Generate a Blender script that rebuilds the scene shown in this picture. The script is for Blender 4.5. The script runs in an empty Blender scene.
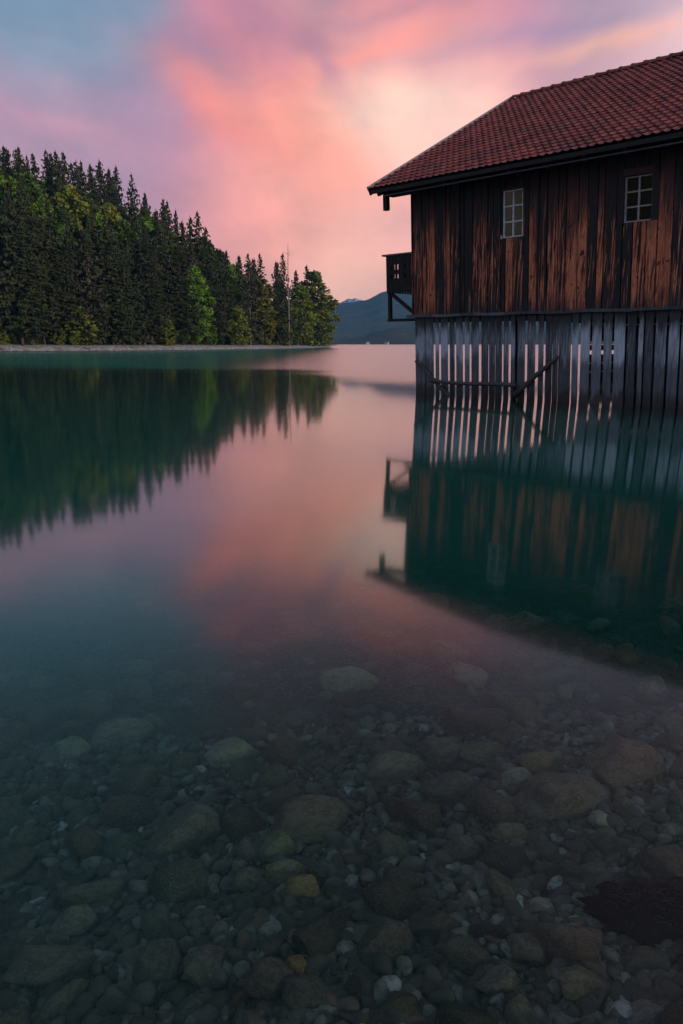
import bpy, math, random
import numpy as np
from mathutils import Vector, Matrix, noise, Euler
R = math.radians
scene = bpy.context.scene
COL = scene.collection
rnd = random.Random(7)

# ------------------------------------------------------------------ camera
F = 750.0; PITCH = math.atan(168.5 / F); H = 1.5
cam = bpy.data.cameras.new('camera'); cam_o = bpy.data.objects.new('camera', cam); COL.objects.link(cam_o)
cam.sensor_fit = 'VERTICAL'; cam.sensor_height = 36; cam.lens = F / 1024 * 36
cam.clip_start = .05; cam.clip_end = 60000
cam_o.location = (0, 0, H); cam_o.rotation_euler = (R(90) - PITCH, 0, 0)
scene.camera = cam_o

def ray(x, y):
    a = (x - 341.5) / F; b = (512 - y) / F
    return Vector((a, math.cos(PITCH) + b * math.sin(PITCH), -math.sin(PITCH) + b * math.cos(PITCH)))
def tanelev(x, y):
    d = ray(x, y); return d.z / math.hypot(d.x, d.y)

# ------------------------------------------------------------------ helpers
def srgb(r, g, b):
    f = lambda c: (c / 255 / 12.92) if c / 255 <= .04045 else ((c / 255 + .055) / 1.055) ** 2.4
    return (f(r), f(g), f(b), 1)

class MB:
    """collects geometry for ONE mesh object"""
    def __init__(s): s.v = []; s.f = []
    def add(s, vs, fs):
        n = len(s.v); s.v.extend(vs); s.f.extend([tuple(i + n for i in f) for f in fs])
    def box(s, x0, x1, y0, y1, z0, z1):
        s.add([(x0,y0,z0),(x1,y0,z0),(x1,y1,z0),(x0,y1,z0),(x0,y0,z1),(x1,y0,z1),(x1,y1,z1),(x0,y1,z1)],
              [(0,3,2,1),(4,5,6,7),(0,1,5,4),(1,2,6,5),(2,3,7,6),(3,0,4,7)])
    def bar(s, a, b, w, h, up=(0,0,1)):
        a = Vector(a); b = Vector(b); d = (b - a).normalized(); u = Vector(up)
        sd = d.cross(u).normalized() * (w / 2); u = sd.cross(d).normalized() * (h / 2)
        vs = [tuple(p + i * sd + j * u) for p in (a, b) for i, j in ((-1,-1),(1,-1),(1,1),(-1,1))]
        s.add(vs, [(0,3,2,1),(4,5,6,7),(0,1,5,4),(1,2,6,5),(2,3,7,6),(3,0,4,7)])
    def tube(s, pts, rad, n=8):
        pts = [Vector(p) for p in pts]; vs = []; fs = []
        for i, p in enumerate(pts):
            d = (pts[min(i+1, len(pts)-1)] - pts[max(i-1, 0)]).normalized()
            a = d.cross(Vector((0,0,1)) if abs(d.z) < .9 else Vector((1,0,0))).normalized(); b = d.cross(a)
            r = rad[i] if isinstance(rad, (list, tuple)) else rad
            for k in range(n):
                t = 2 * math.pi * k / n
                vs.append(tuple(p + a * (r * math.cos(t)) + b * (r * math.sin(t))))
        for i in range(len(pts) - 1):
            for k in range(n):
                fs.append((i*n+k, i*n+(k+1) % n, (i+1)*n+(k+1) % n, (i+1)*n+k))
        fs.append(tuple(range(n))[::-1]); fs.append(tuple((len(pts)-1)*n + k for k in range(n)))
        s.add(vs, fs)
    def mesh(s, name, mat, smooth=False):
        me = bpy.data.meshes.new(name); me.from_pydata(s.v, [], s.f); me.materials.append(mat)
        if smooth: me.polygons.foreach_set('use_smooth', [True] * len(me.polygons))
        me.update(); return me
    def build(s, name, mat, parent=None, smooth=False):
        return link(name, s.mesh(name, mat, smooth), parent)

def link(name, data, parent=None):
    o = bpy.data.objects.new(name, data); COL.objects.link(o)
    if parent: o.parent = parent
    return o
def tag(o, label=None, cat=None, group=None, kind=None):
    if label: o['label'] = label
    if cat: o['category'] = cat
    if group: o['group'] = group
    if kind: o['kind'] = kind
    return o

def np_mesh(name, co, faces, mat, smooth=True):
    """fast mesh from arrays; faces (n,3) or (n,4)"""
    me = bpy.data.meshes.new(name); k = faces.shape[1]
    me.vertices.add(len(co)); me.vertices.foreach_set('co', co.astype(np.float32).ravel())
    me.loops.add(faces.size); me.loops.foreach_set('vertex_index', faces.astype(np.int32).ravel())
    me.polygons.add(len(faces)); me.polygons.foreach_set('loop_start', np.arange(0, faces.size, k, dtype=np.int32))
    me.polygons.foreach_set('use_smooth', np.full(len(faces), smooth))
    me.materials.append(mat); me.update(calc_edges=True); me.validate(); return me

def grid_mesh(name, xs, ys, zf, mat):
    X, Y = np.meshgrid(xs, ys); Z = zf(X, Y)
    co = np.stack([X, Y, Z], -1).reshape(-1, 3); nx, ny = len(xs), len(ys)
    i, j = np.meshgrid(np.arange(nx - 1), np.arange(ny - 1)); a = (j * nx + i).ravel()
    return np_mesh(name, co, np.stack([a, a + 1, a + nx + 1, a + nx], -1), mat)

# vectorised value noise for terrain
_tab = np.random.RandomState(3).rand(256, 256)
def vn(x, y):
    xi = np.floor(x).astype(int); yi = np.floor(y).astype(int); fx = x - xi; fy = y - yi
    fx = fx * fx * (3 - 2 * fx); fy = fy * fy * (3 - 2 * fy)
    g = lambda a, b: _tab[a % 256, b % 256]
    return ((g(xi, yi) * (1 - fx) + g(xi+1, yi) * fx) * (1 - fy) + (g(xi, yi+1) * (1 - fx) + g(xi+1, yi+1) * fx) * fy) - .5
def fbm(x, y, o=4):
    s = 0; a = 1
    for k in range(o): s = s + a * vn(x * 2**k + 17 * k, y * 2**k + 31 * k); a *= .5
    return s

# ------------------------------------------------------------------ node helpers
class NT:
    def __init__(s, tree): s.t = tree; s.n = tree.nodes; s.l = tree.links
    def new(s, typ, **kw):
        n = s.n.new(typ)
        for k, v in kw.items(): setattr(n, k, v)
        return n
    def put(s, sock, val):
        if hasattr(val, 'links') or isinstance(val, bpy.types.NodeSocket): s.l.new(val, sock)
        else: sock.default_value = val
    def math(s, op, a, b=None, c=None, clamp=False):
        n = s.new('ShaderNodeMath', operation=op, use_clamp=clamp)
        for i, v in enumerate((a, b, c)):
            if v is not None: s.put(n.inputs[i], v)
        return n.outputs[0]
    def vmath(s, op, a, b=None, scale=None):
        n = s.new('ShaderNodeVectorMath', operation=op)
        s.put(n.inputs[0], a)
        if b is not None: s.put(n.inputs[1], b)
        if scale is not None: s.put(n.inputs['Scale'], scale)
        return n.outputs['Value'] if op in ('DOT_PRODUCT', 'LENGTH') else n.outputs['Vector']
    def mix(s, fac, a, b, blend='MIX'):
        n = s.new('ShaderNodeMix', data_type='RGBA', blend_type=blend)
        s.put(n.inputs['Factor'], fac); s.put(n.inputs['A'], a); s.put(n.inputs['B'], b)
        return n.outputs['Result']
    def noise(s, vec, scale, detail=4, rough=.55, dist=0):
        n = s.new('ShaderNodeTexNoise'); s.put(n.inputs['Vector'], vec)
        n.inputs['Scale'].default_value = scale; n.inputs['Detail'].default_value = detail
        n.inputs['Roughness'].default_value = rough; n.inputs['Distortion'].default_value = dist
        return n.outputs['Fac']
    def ramp(s, fac, stops, interp='LINEAR'):
        n = s.new('ShaderNodeValToRGB'); s.put(n.inputs[0], fac); cr = n.color_ramp; cr.interpolation = interp
        while len(cr.elements) < len(stops): cr.elements.new(.5)
        for e, (p, c) in zip(cr.elements, stops):
            e.position = p; e.color = c if len(c) == 4 else (*c, 1)
        return n.outputs['Color']
    def rng(s, v, a, b, c=0, d=1, smooth=True):
        n = s.new('ShaderNodeMapRange', interpolation_type='SMOOTHSTEP' if smooth else 'LINEAR')
        s.put(n.inputs['Value'], v); n.inputs['From Min'].default_value = a; n.inputs['From Max'].default_value = b
        n.inputs['To Min'].default_value = c; n.inputs['To Max'].default_value = d
        return n.outputs[0]
    def bump(s, h, strength=.5, dist=.01, normal=None):
        n = s.new('ShaderNodeBump'); s.put(n.inputs['Height'], h)
        n.inputs['Strength'].default_value = strength; n.inputs['Distance'].default_value = dist
        return n.outputs[0]

def material(name):
    m = bpy.data.materials.new(name); m.use_nodes = True; t = NT(m.node_tree)
    return m, t, m.node_tree.nodes['Principled BSDF']
def coords(t, kind='Object', scale=(1,1,1)):
    tc = t.new('ShaderNodeTexCoord'); mp = t.new('ShaderNodeMapping'); mp.inputs['Scale'].default_value = scale
    t.l.new(tc.outputs[kind], mp.inputs['Vector']); return mp.outputs[0]

# ------------------------------------------------------------------ wood and other materials
def wood_upper():
    m, t, p = material('weathered_brown_boards')
    v = coords(t, scale=(1, 1, 1))
    geo = t.new('ShaderNodeNewGeometry'); isl = geo.outputs['Random Per Island']
    comb = t.new('ShaderNodeCombineXYZ'); t.put(comb.inputs[2], t.math('MULTIPLY', isl, 37.0))
    off = t.vmath('ADD', v, comb.outputs[0])
    st = t.vmath('MULTIPLY', off, (22, 22, .9)); n1 = t.noise(st, 1, 6, .62, .5)
    st2 = t.vmath('MULTIPLY', off, (9, 9, .8)); n2 = t.noise(st2, 1, 4, .6, .8)
    st3 = t.vmath('MULTIPLY', off, (90, 90, 3.0)); n3 = t.noise(st3, 1, 3)
    knots = t.noise(t.vmath('MULTIPLY', off, (9, 9, 5)), 1, 3, .6, 1.2)
    sep = t.new('ShaderNodeSeparateXYZ'); t.put(sep.inputs[0], v); z = sep.outputs[2]
    # boards warmer and lighter at mid height, darker towards the eave and the foot
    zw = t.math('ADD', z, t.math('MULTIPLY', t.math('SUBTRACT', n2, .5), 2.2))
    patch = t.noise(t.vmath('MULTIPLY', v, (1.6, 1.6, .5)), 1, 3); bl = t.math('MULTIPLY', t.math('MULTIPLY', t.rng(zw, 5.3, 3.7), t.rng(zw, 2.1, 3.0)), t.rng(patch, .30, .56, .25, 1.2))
    dark = t.mix(isl, (.006, .004, .005, 1), (.020, .009, .009, 1))
    mid = t.mix(t.rng(t.math('ADD', n1, t.math('MULTIPLY', t.math('SUBTRACT', isl, .5), .34)), .43, .66), (.007, .004, .006, 1), (.22, .043, .034, 1))
    hot = t.mix(t.rng(n3, .35, .65), (.60, .085, .032, 1), (.98, .36, .17, 1))
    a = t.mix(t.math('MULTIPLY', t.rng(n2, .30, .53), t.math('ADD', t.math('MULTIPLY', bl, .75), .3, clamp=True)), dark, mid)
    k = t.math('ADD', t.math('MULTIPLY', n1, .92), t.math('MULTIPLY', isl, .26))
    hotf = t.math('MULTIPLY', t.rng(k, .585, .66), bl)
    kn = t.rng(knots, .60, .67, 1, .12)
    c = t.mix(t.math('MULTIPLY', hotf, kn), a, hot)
    # grey bloom near the foot
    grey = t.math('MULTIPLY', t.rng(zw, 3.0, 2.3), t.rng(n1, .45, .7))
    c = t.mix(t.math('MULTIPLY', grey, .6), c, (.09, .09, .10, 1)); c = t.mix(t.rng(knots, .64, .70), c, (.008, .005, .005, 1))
    t.put(p.inputs['Base Color'], c); p.inputs['Roughness'].default_value = .62
    t.put(p.inputs['Normal'], t.bump(t.math('ADD', n1, t.math('MULTIPLY', n3, .4)), .9, .012))
    return m
def wood_grey(name, a=(.045,.046,.055,1), b=(.70,.71,.80,1), height_tone=True):
    m, t, p = material(name)
    v = coords(t); geo = t.new('ShaderNodeNewGeometry'); isl = geo.outputs['Random Per Island']
    comb = t.new('ShaderNodeCombineXYZ'); t.put(comb.inputs[2], t.math('MULTIPLY', isl, 23.0))
    off = t.vmath('ADD', v, comb.outputs[0])
    n1 = t.noise(t.vmath('MULTIPLY', off, (26, 26, 1.6)), 1, 6, .65, .4)
    n2 = t.noise(t.vmath('MULTIPLY', off, (6, 6, 1.2)), 1, 4, .6)
    sep = t.new('ShaderNodeSeparateXYZ'); t.put(sep.inputs[0], v); z = sep.outputs[2]
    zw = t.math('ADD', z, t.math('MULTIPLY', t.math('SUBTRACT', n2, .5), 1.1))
    f = t.rng(t.math('ADD', t.math('MULTIPLY', n1, .7), t.math('MULTIPLY', isl, .3)), .3, .72)
    c = t.mix(f, a, b)
    if height_tone:
        top = t.rng(zw, 1.6, 2.1); c = t.mix(t.math('MULTIPLY', top, .92), c, (.022, .018, .018, 1))   # darker towards the top
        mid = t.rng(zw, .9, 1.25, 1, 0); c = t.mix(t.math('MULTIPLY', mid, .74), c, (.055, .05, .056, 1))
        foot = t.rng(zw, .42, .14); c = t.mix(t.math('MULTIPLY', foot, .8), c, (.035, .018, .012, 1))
    t.put(p.inputs['Base Color'], c); p.inputs['Roughness'].default_value = .6
    t.put(p.inputs['Normal'], t.bump(n1, .8, .01)); return m
def plain(name, c, rough=.7, var=.35, scale=6, metal=0, bump=.3):
    m, t, p = material(name); v = coords(t)
    n = t.noise(v, scale, 6, .62)
    c2 = tuple(min(1, x * (1 + var)) for x in c[:3]) + (1,); c1 = tuple(x * (1 - var) for x in c[:3]) + (1,)
    t.put(p.inputs['Base Color'], t.mix(t.rng(n, .3, .7), c1, c2))
    p.inputs['Roughness'].default_value = rough; p.inputs['Metallic'].default_value = metal
    if bump: t.put(p.inputs['Normal'], t.bump(n, bump, .02))
    return m
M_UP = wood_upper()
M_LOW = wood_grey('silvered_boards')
M_POLE = wood_grey('old_timber', (.035,.028,.026,1), (.15,.125,.115,1), False)
M_DARK = plain('dark_stained_timber', (.018, .013, .012), .75, .4, 9)
M_LEDGE = wood_grey('ledge_timber', (.05,.045,.05,1), (.17,.16,.18,1), False)
M_VERGE = plain('verge_metal', (.30, .27, .28), .45, .2, 3, .2)
M_FRAME = plain('flaking_white_paint', (.80, .76, .76), .6, .35, 25)
M_FRAME_WORN = plain('worn_reddish_paint', (.48, .36, .35), .6, .5, 22)
M_HEAD = plain('reddish_lintel_wood', (.085, .03, .02), .65, .4, 12)
def tile_mat():
    m, t, p = material('red_clay_tiles'); v = coords(t)
    # local x runs along the ridge: each tile gets its own firing tone
    sx = t.new('ShaderNodeSeparateXYZ'); t.put(sx.inputs[0], v)
    cx = t.math('FLOOR', t.math('DIVIDE', sx.outputs[0], .215)); cy = t.math('FLOOR', t.math('DIVIDE', sx.outputs[1], .318))
    cb = t.new('ShaderNodeCombineXYZ'); t.put(cb.inputs[0], cx); t.put(cb.inputs[1], cy)
    w = t.new('ShaderNodeTexWhiteNoise', noise_dimensions='2D'); t.put(w.inputs['Vector'], cb.outputs[0])
    n = t.noise(v, 1.3, 5, .6); n2 = t.noise(v, 14, 5, .6)
    c = t.mix(w.outputs['Value'], (.22, .040, .028, 1), (.50, .110, .075, 1))
    c = t.mix(t.rng(n, .45, .75), c, (.20, .065, .05, 1)); c = t.mix(t.rng(n2, .55, .8), c, (.10, .035, .03, 1))
    t.put(p.inputs['Base Color'], c); p.inputs['Roughness'].default_value = .52
    t.put(p.inputs['Normal'], t.bump(n2, .3, .01)); return m
M_TILE = tile_mat()
def glass_mat():
    m = bpy.data.materials.new('window_glass'); m.use_nodes = True; t = NT(m.node_tree); t.n.clear()
    out = t.new('ShaderNodeOutputMaterial'); g = t.new('ShaderNodeBsdfGlossy'); g.inputs['Roughness'].default_value = .02
    tr = t.new('ShaderNodeBsdfTransparent'); tr.inputs[0].default_value = (.75, .8, .75, 1)
    fr = t.new('ShaderNodeFresnel'); fr.inputs[0].default_value = 1.6; mx = t.new('ShaderNodeMixShader')
    t.put(mx.inputs[0], t.math('MULTIPLY', fr.outputs[0], 1.0, clamp=True)); t.l.new(tr.outputs[0], mx.inputs[1]); t.l.new(g.outputs[0], mx.inputs[2])
    t.l.new(mx.outputs[0], out.inputs[0])
    return m
M_GLASS = glass_mat()

# ------------------------------------------------------------------ BOATHOUSE
TH = .78; P0 = Vector((2.32, 23.4, 0))
bh = link('boathouse', None); bh.location = P0; bh.rotation_euler = (0, 0, -TH)
tag(bh, 'old wooden boathouse on the water with red tiled roof and two windows', 'boathouse')
LEAN = .045; LEN = 12.5; WID = 13.8; ZR = 2.30; ZE = 5.75
def lean(mb):
    mb.v = [(x - LEAN * z, y, z) for x, y, z in mb.v]; return mb
def part(mb, name, mat, parent=None, smooth=False, label=None):
    o = lean(mb).build(name, mat, parent or bh, smooth)
    if label: o['label'] = label
    return o
OFF = Vector((-math.sin(TH), -math.cos(TH), 0)); UU = Vector((math.cos(TH), -math.sin(TH), 0))
def onwall(x, y, off=0.0):
    d = ray(x, y); C = Vector((0, 0, H)); tt = ((P0 - C).dot(OFF) + off) / d.dot(OFF); P = C + d * tt
    return (P - P0).dot(UU) + LEAN * P.z, P.z

W1 = (3.08, 3.68, 4.27, 5.46); W2 = (6.43, 7.10, 4.31, 5.33)   # window openings in wall coordinates
# upper boards of the long front
mb = MB(); x = -.02; rr = random.Random(11)
def board_front(mb, x0, x1, z0, z1, d, lift=0):
    mb.box(x0, x1, -d, 0.0, z0, z1)
while x < LEN:
    w = rr.choice([.18, .24, .28, .32]) * rr.uniform(.9, 1.1); x1 = min(x + w, LEN)
    d = .022 + rr.uniform(0, .026); g = rr.uniform(.018, .034)
    z0 = 2.28 + rr.uniform(-.02, .03); spans = [(z0, 6.3)]
    for (a, b, c, e) in (W1, W2):
        if x1 > a and x < b:
            if x < a - .03: board_front(mb, x, a, c - .01, e + .01, d)
            if x1 > b + .03: board_front(mb, b, x1, c - .01, e + .01, d)
            spans = [(z0, c - .012), (e + .012, 6.3)]
    for (s0, s1) in spans: board_front(mb, x, x1 - g, s0, s1, d)
    x = x1
    if rr.random() < .2:   # cover strip nailed over the joint
        if not any(a - .06 < x < b + .06 for (a, b, _, _) in (W1, W2)):
            mb.box(x - .03, x + .025, -.068, -.044, z0 + .03, 6.25)
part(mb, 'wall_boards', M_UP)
# inner shell that closes the upper storey (dark back of the boards), with the window openings left out
mb = MB()
for (a, b, c, e) in ((0, W1[0], 2.3, 6.3), (W1[1], W2[0], 2.3, 6.3), (W2[1], LEN, 2.3, 6.3),
                     (W1[0], W1[1], 2.3, W1[2]), (W1[0], W1[1], W1[3], 6.3), (W2[0], W2[1], 2.3, W2[2]), (W2[0], W2[1], W2[3], 6.3)):
    mb.box(a, b, .003, .06, c, e)
mb.box(0, LEN, WID - .06, WID, 2.3, 6.0); mb.box(LEN - .06, LEN, .063, WID - .063, 2.3, 6.0)
part(mb, 'inner_shell', M_DARK)
mb = MB(); mb.box(.02, LEN - .07, .065, WID - .07, 2.33, 2.45); part(mb, 'upper_floor', M_DARK)
# gable end boards (lake side)
RZ = 10.02; YR = 6.95; SL = (RZ - 5.93) / (YR + .8)
mb = MB(); y = .0; mb2 = MB()
def roofz(y): return RZ - abs(y - YR) * SL
while y < WID:
    w = rr.uniform(.15, .27); y1 = min(y + w, WID); zt = min(roofz(y), roofz(y1)) - .22
    mb.box(-.05 - rr.uniform(0, .012), -.022, y, y1 - .006, 2.3, zt); y = y1
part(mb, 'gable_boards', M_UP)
mb = MB(); mb.add([(-.019, .06, 2.3), (-.019, WID - .06, 2.3), (-.019, WID - .06, roofz(WID) - .3), (-.019, YR, RZ - .3), (-.019, .06, roofz(0) - .3),
                   (.02, .06, 2.3), (.02, WID - .06, 2.3), (.02, WID - .06, roofz(WID) - .3), (.02, YR, RZ - .3), (.02, .06, roofz(0) - .3)],
                  [(0, 4, 3, 2, 1), (5, 6, 7, 8, 9), (0, 1, 6, 5), (1, 2, 7, 6), (2, 3, 8, 7), (3, 4, 9, 8), (4, 0, 5, 9)])
part(mb, 'gable_shell', M_DARK)
# corner post board
mb = MB(); mb.box(-.075, -.052, -.07, .12, 2.3, 5.8); part(mb, 'corner_board', M_UP)

# skirt boards below: the gaps let the lake shine through
gx = [425.6, 434.8, 440.2, 449, 455.7, 464, 470.7, 480.3, 489, 495.5, 503, 510, 516.4, 526.4, 537, 544.6, 552.5, 558.5, 571.6, 579.5, 590.8, 602.4, 613, 626, 637, 644, 654, 667, 680]
gw = [.025, .055, .055, .06, .05, .06, .055, .075, .03, .012, .035, .06, .065, .065, .075, .045, .02, .012, .04, .06, .06, .07, .06, .06, .07, .05, .05, .06, .055]
edges = [onwall(px, 350)[0] for px in gx]
mb = MB(); x = -.01
for e, g in list(zip(edges, gw)):
    zb = -.35 ; g = g * 1.0 + (.016 if g > .034 and e < 4.8 else .0); d = .012 + rr.uniform(0, .006); tw = rr.uniform(-.008, .008)
    w0, w1 = x, e - g / 2
    mb.add([(w0,-d,zb),(w1,-d,zb),(w1,.0,zb),(w0,.0,zb),(w0+tw,-d,2.26),(w1+tw,-d,2.26),(w1+tw,0,2.26),(w0+tw,0,2.26)],
           [(0,3,2,1),(4,5,6,7),(0,1,5,4),(1,2,6,5),(2,3,7,6),(3,0,4,7)])
    x = e + (g * 1.25 + (.022 if g > .034 else 0)) / 2 if False else e + g / 2
while x < LEN:
    w = rr.uniform(.2, .34); mb.box(x, x + w, -.03, 0, -.35, 2.26); x += w + rr.uniform(.02, .06)
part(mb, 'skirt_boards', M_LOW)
# inner rails the skirt is nailed to, hidden from outside except through the gaps
mb = MB(); mb.box(0, LEN, .003, .08, 2.1, 2.28); mb.box(7.5, LEN, .003, .06, .9, 1.0); part(mb, 'nailing_rail', M_DARK)
# lake-side end below the floor: open boat entrance, closed beyond
mb = MB()
for z0_, z1_ in ((-.35, .35), (.36, .7), (.71, 1.06), (1.22, 1.44), (1.6, 1.93), (1.94, 2.28)): mb.box(-.03, 0, 10.55, WID - .04, z0_, z1_)
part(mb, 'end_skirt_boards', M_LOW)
mb = MB(); x = 0
while x < LEN:
    w = rr.uniform(.2, .34); mb.box(x, x + w - .004, WID - .03, WID, -.35, 2.28); x += w
part(mb, 'rear_skirt_boards', M_LOW)
mb = MB(); y = 0.1
while y < WID:
    w = rr.uniform(.2, .34); mb.box(LEN - .03, LEN, y, min(WID - .05, y + w - .004), -.35, 2.28); y += w
part(mb, 'shore_side_boards', M_LOW)
for (a, b) in ((.06, .06), (.09, 5.2), (.09, 10.3), (.09, 13.6), (4.0, 13.5), (8.0, 13.5), (12.3, .1), (12.3, 13.5), (12.3, 6.9)):
    mb = MB(); mb.tube([(a + .1, b + .1, -4.5), (a + .1, b + .1, 2.32)], .1, 10); part(mb, 'pile', M_POLE, smooth=True)
# ledge
mb = MB(); n = 26
pts = [(-.25 + i * (LEN + .3) / n, -.075 + .01 * math.sin(i * 2.1), ZR + .012 * math.sin(i * 1.7) - .0) for i in range(n + 1)]
for i in range(n):
    mb.bar(pts[i], (pts[i+1][0] - .001, pts[i+1][1], pts[i+1][2]), .12, .075)
part(mb, 'ledge', M_LEDGE)
# bracing poles on the front of the skirt
def pole(a, b, r0, r1, k):
    a = Vector(a); b = Vector(b); q = []
    for i in range(9):
        s = i / 8; p_ = a.lerp(b, s); w = math.sin(s * math.pi) * .02
        q.append((p_.x + w, p_.y + .012 * math.sin(s * 9 + k), p_.z + .018 * math.sin(s * 7 + k * 2)))
    mb = MB(); mb.tube(q, [r0 + (r1 - r0) * i / 8 for i in range(9)], 8); return mb
for k, (p1, p2, r0, r1, nm) in enumerate((((418, 361), (455, 396), .055, .075, 'diagonal_brace'), ((434, 381), (521, 385.5), .05, .06, 'cross_pole'), ((514, 396), (560, 356), .08, .05, 'diagonal_brace'))):
    a = onwall(*p1); b = onwall(*p2)
    y = -.10 if nm == 'diagonal_brace' else -.22
    part(pole((a[0], y, a[1]), (b[0], y, b[1] - (.12 if k == 0 else 0)), r0, r1, k), nm, M_POLE, smooth=True)

# windows
def window(W, mat, recess, header=False, label=None):
    a, b, c, e = W; m_ = MB(); bw = .045
    m_.box(a, a + bw, recess, recess + .04, c, e); m_.box(b - .022, b, recess, recess + .04, c, e)
    m_.box(a + bw, b - .022, recess, recess + .04, e - .03, e); m_.box(a + bw, b - .022, recess, recess + .04, c, c + .03)
    w = part(m_, 'window', mat, label=label)
    m_ = MB(); mx = (a + b) / 2 + .01; hw = .022
    m_.box(mx - hw, mx + hw, recess - .004, recess + .034, c + .03, e - .03)
    for k in (1, 2):
        z = c + (e - c) * k / 3
        m_.box(a + bw, mx - hw, recess - .002, recess + .032, z - .018, z + .018); m_.box(mx + hw, b - .022, recess - .002, recess + .032, z - .018, z + .018)
    part(m_, 'glazing_bars', mat, w)
    m_ = MB(); m_.box(a + .01, b - .01, recess + .042, recess + .048, c + .01, e - .01); part(m_, 'pane', M_GLASS, w)
    m_ = MB(); m_.box(a - .03, b + .03, -.062, -.045, e + .015, e + (.17 if header else .045)); part(m_, 'lintel', M_HEAD, w)
    if not header:
        m_ = MB(); m_.box(a - .11, a - .01, -.06, -.044, c - .02, c + .07); part(m_, 'sill_flashing', M_FRAME, w)
    # a dark inner room box behind the pane so the window has depth
window(W1, M_FRAME, -.02, False, 'narrow six-pane window with white bars')
window(W2, M_FRAME_WORN, .0, True, 'recessed six-pane window under a reddish lintel')

# roof: one heightfield of interlocking clay tiles for the front slope, one for the rear
VU0 = -1.06; VU1 = LEN + 1.0
def slope(front):
    TW = .215; NC = 26; tot = math.hypot(YR + .8, RZ - 5.93); CL = tot / NC
    nx = int((VU1 - VU0) / TW * 6); xs = [VU0 + (VU1 - VU0) * i / nx for i in range(nx + 1)]
    dn = Vector((0, -(YR + .8), -(RZ - 5.93))).normalized(); nn = Vector((0, dn.z, -dn.y)).normalized()
    if nn.z < 0: nn = -nn
    prof = [(0.0, .0), (.2, .012), (.96, .046), (1.0, .044)]
    rows = []
    for c in range(NC):
        for k, (s, h) in enumerate(prof): rows.append((c + s, h, c))
    co = []
    for (s, h, c) in rows:
        for x in xs:
            ph = ((x - VU0) / TW + .0) % 1
            wave = .034 * max(0, math.sin(math.pi * min(ph / .55, 1))) - .004 * (ph > .55)
            jz = .006 * noise.noise(Vector((math.floor((x - VU0) / TW) * 3.1, c * 2.7, 0)))
            p = Vector((0, YR, RZ)) + dn * (s * CL) + nn * (h + wave + jz)
            y = p.y if front else 2 * YR - p.y
            co.append((x - LEAN * p.z, y, p.z))
    n1 = nx + 1; fs = []
    for r in range(len(rows) - 1):
        for i in range(nx):
            q = (r * n1 + i, (r + 1) * n1 + i, (r + 1) * n1 + i + 1, r * n1 + i + 1)
            fs.append(q if front else q[::-1])
    return np_mesh('roof_tiles', np.array(co), np.array(fs), M_TILE, False)
roof = link('roof_tiles', slope(True), bh); roof2 = link('roof_tiles', slope(False), bh)
# roof deck under the tiles
def deck(y0, z0, y1, z1, name, mat, x0, x1, th, drop):
    mb = MB(); dz = z0 - drop
    mb.add([(x0, y0, z0 - drop), (x1, y0, z0 - drop), (x1, y1, z1 - drop), (x0, y1, z1 - drop),
            (x0, y0, z0 - drop - th), (x1, y0, z0 - drop - th), (x1, y1, z1 - drop - th), (x0, y1, z1 - drop - th)],
           [(0,1,2,3),(4,7,6,5),(0,4,5,1),(1,5,6,2),(2,6,7,3),(3,7,4,0)])
    return part(mb, name, mat)
deck(-.76, roofz(-.76), YR, RZ, 'roof_deck', M_DARK, VU0 + .02, VU1 - .02, .05, .03)
deck(2 * YR + .76, roofz(-.76), YR, RZ, 'roof_deck', M_DARK, VU0 + .02, VU1 - .02, .05, .03)
# ridge tiles
mb = MB(); x = VU0 + .02
while x < VU1 - .1:
    L = .40; n = 8; vs = []; fs = []
    for i, (xx, r) in enumerate(((x, .15), (x + L - .07, .125), (x + L - .06, .165), (x + L + .02, .165))):
        for k in range(n + 1):
            a_ = math.pi * k / n; vs.append((xx, YR + math.cos(a_) * r, RZ + .005 + math.sin(a_) * r * .85))
    for i in range(3):
        for k in range(n): fs.append((i*(n+1)+k, (i+1)*(n+1)+k, (i+1)*(n+1)+k+1, i*(n+1)+k+1))
    mb.add(vs, fs); x += L
part(mb, 'ridge_tiles', M_TILE)
# verge boards on the lake-side end
for s in (1, -1):
    y0 = -.82; f = (lambda y: y) if s == 1 else (lambda y: 2 * YR - y)
    mb = MB(); mb.bar((VU0 - .02, f(y0), roofz(y0) + .045), (VU0 - .02, f(YR - .02), RZ + .045), .07, .11); part(mb, 'verge_trim', M_VERGE)
    mb = MB(); mb.bar((VU0 + .02, f(y0 + .02), roofz(y0) - .07), (VU0 + .02, f(YR - .02), RZ - .07), .05, .15); part(mb, 'barge_board', M_DARK)
    # purlin ends and rafters carrying the overhang
    for xx in (VU0 + .3, -.5):
        mb = MB(); mb.bar((xx, f(y0 + .1), roofz(y0 + .1) - .17), (xx, f(YR), RZ - .17), .12, .14); part(mb, 'verge_rafter', M_DARK)
mb = MB(); mb.bar((VU0 + .06, -.79, 5.855), (VU1, -.79, 5.855), .03, .10); part(mb, 'eave_board', M_DARK)
mb = MB(); mb.tube([(VU0 + .5, -.70, 5.72), (4, -.70, 5.73), (VU1, -.70, 5.72)], .022, 8); part(mb, 'eave_pole', M_LEDGE)
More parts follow.
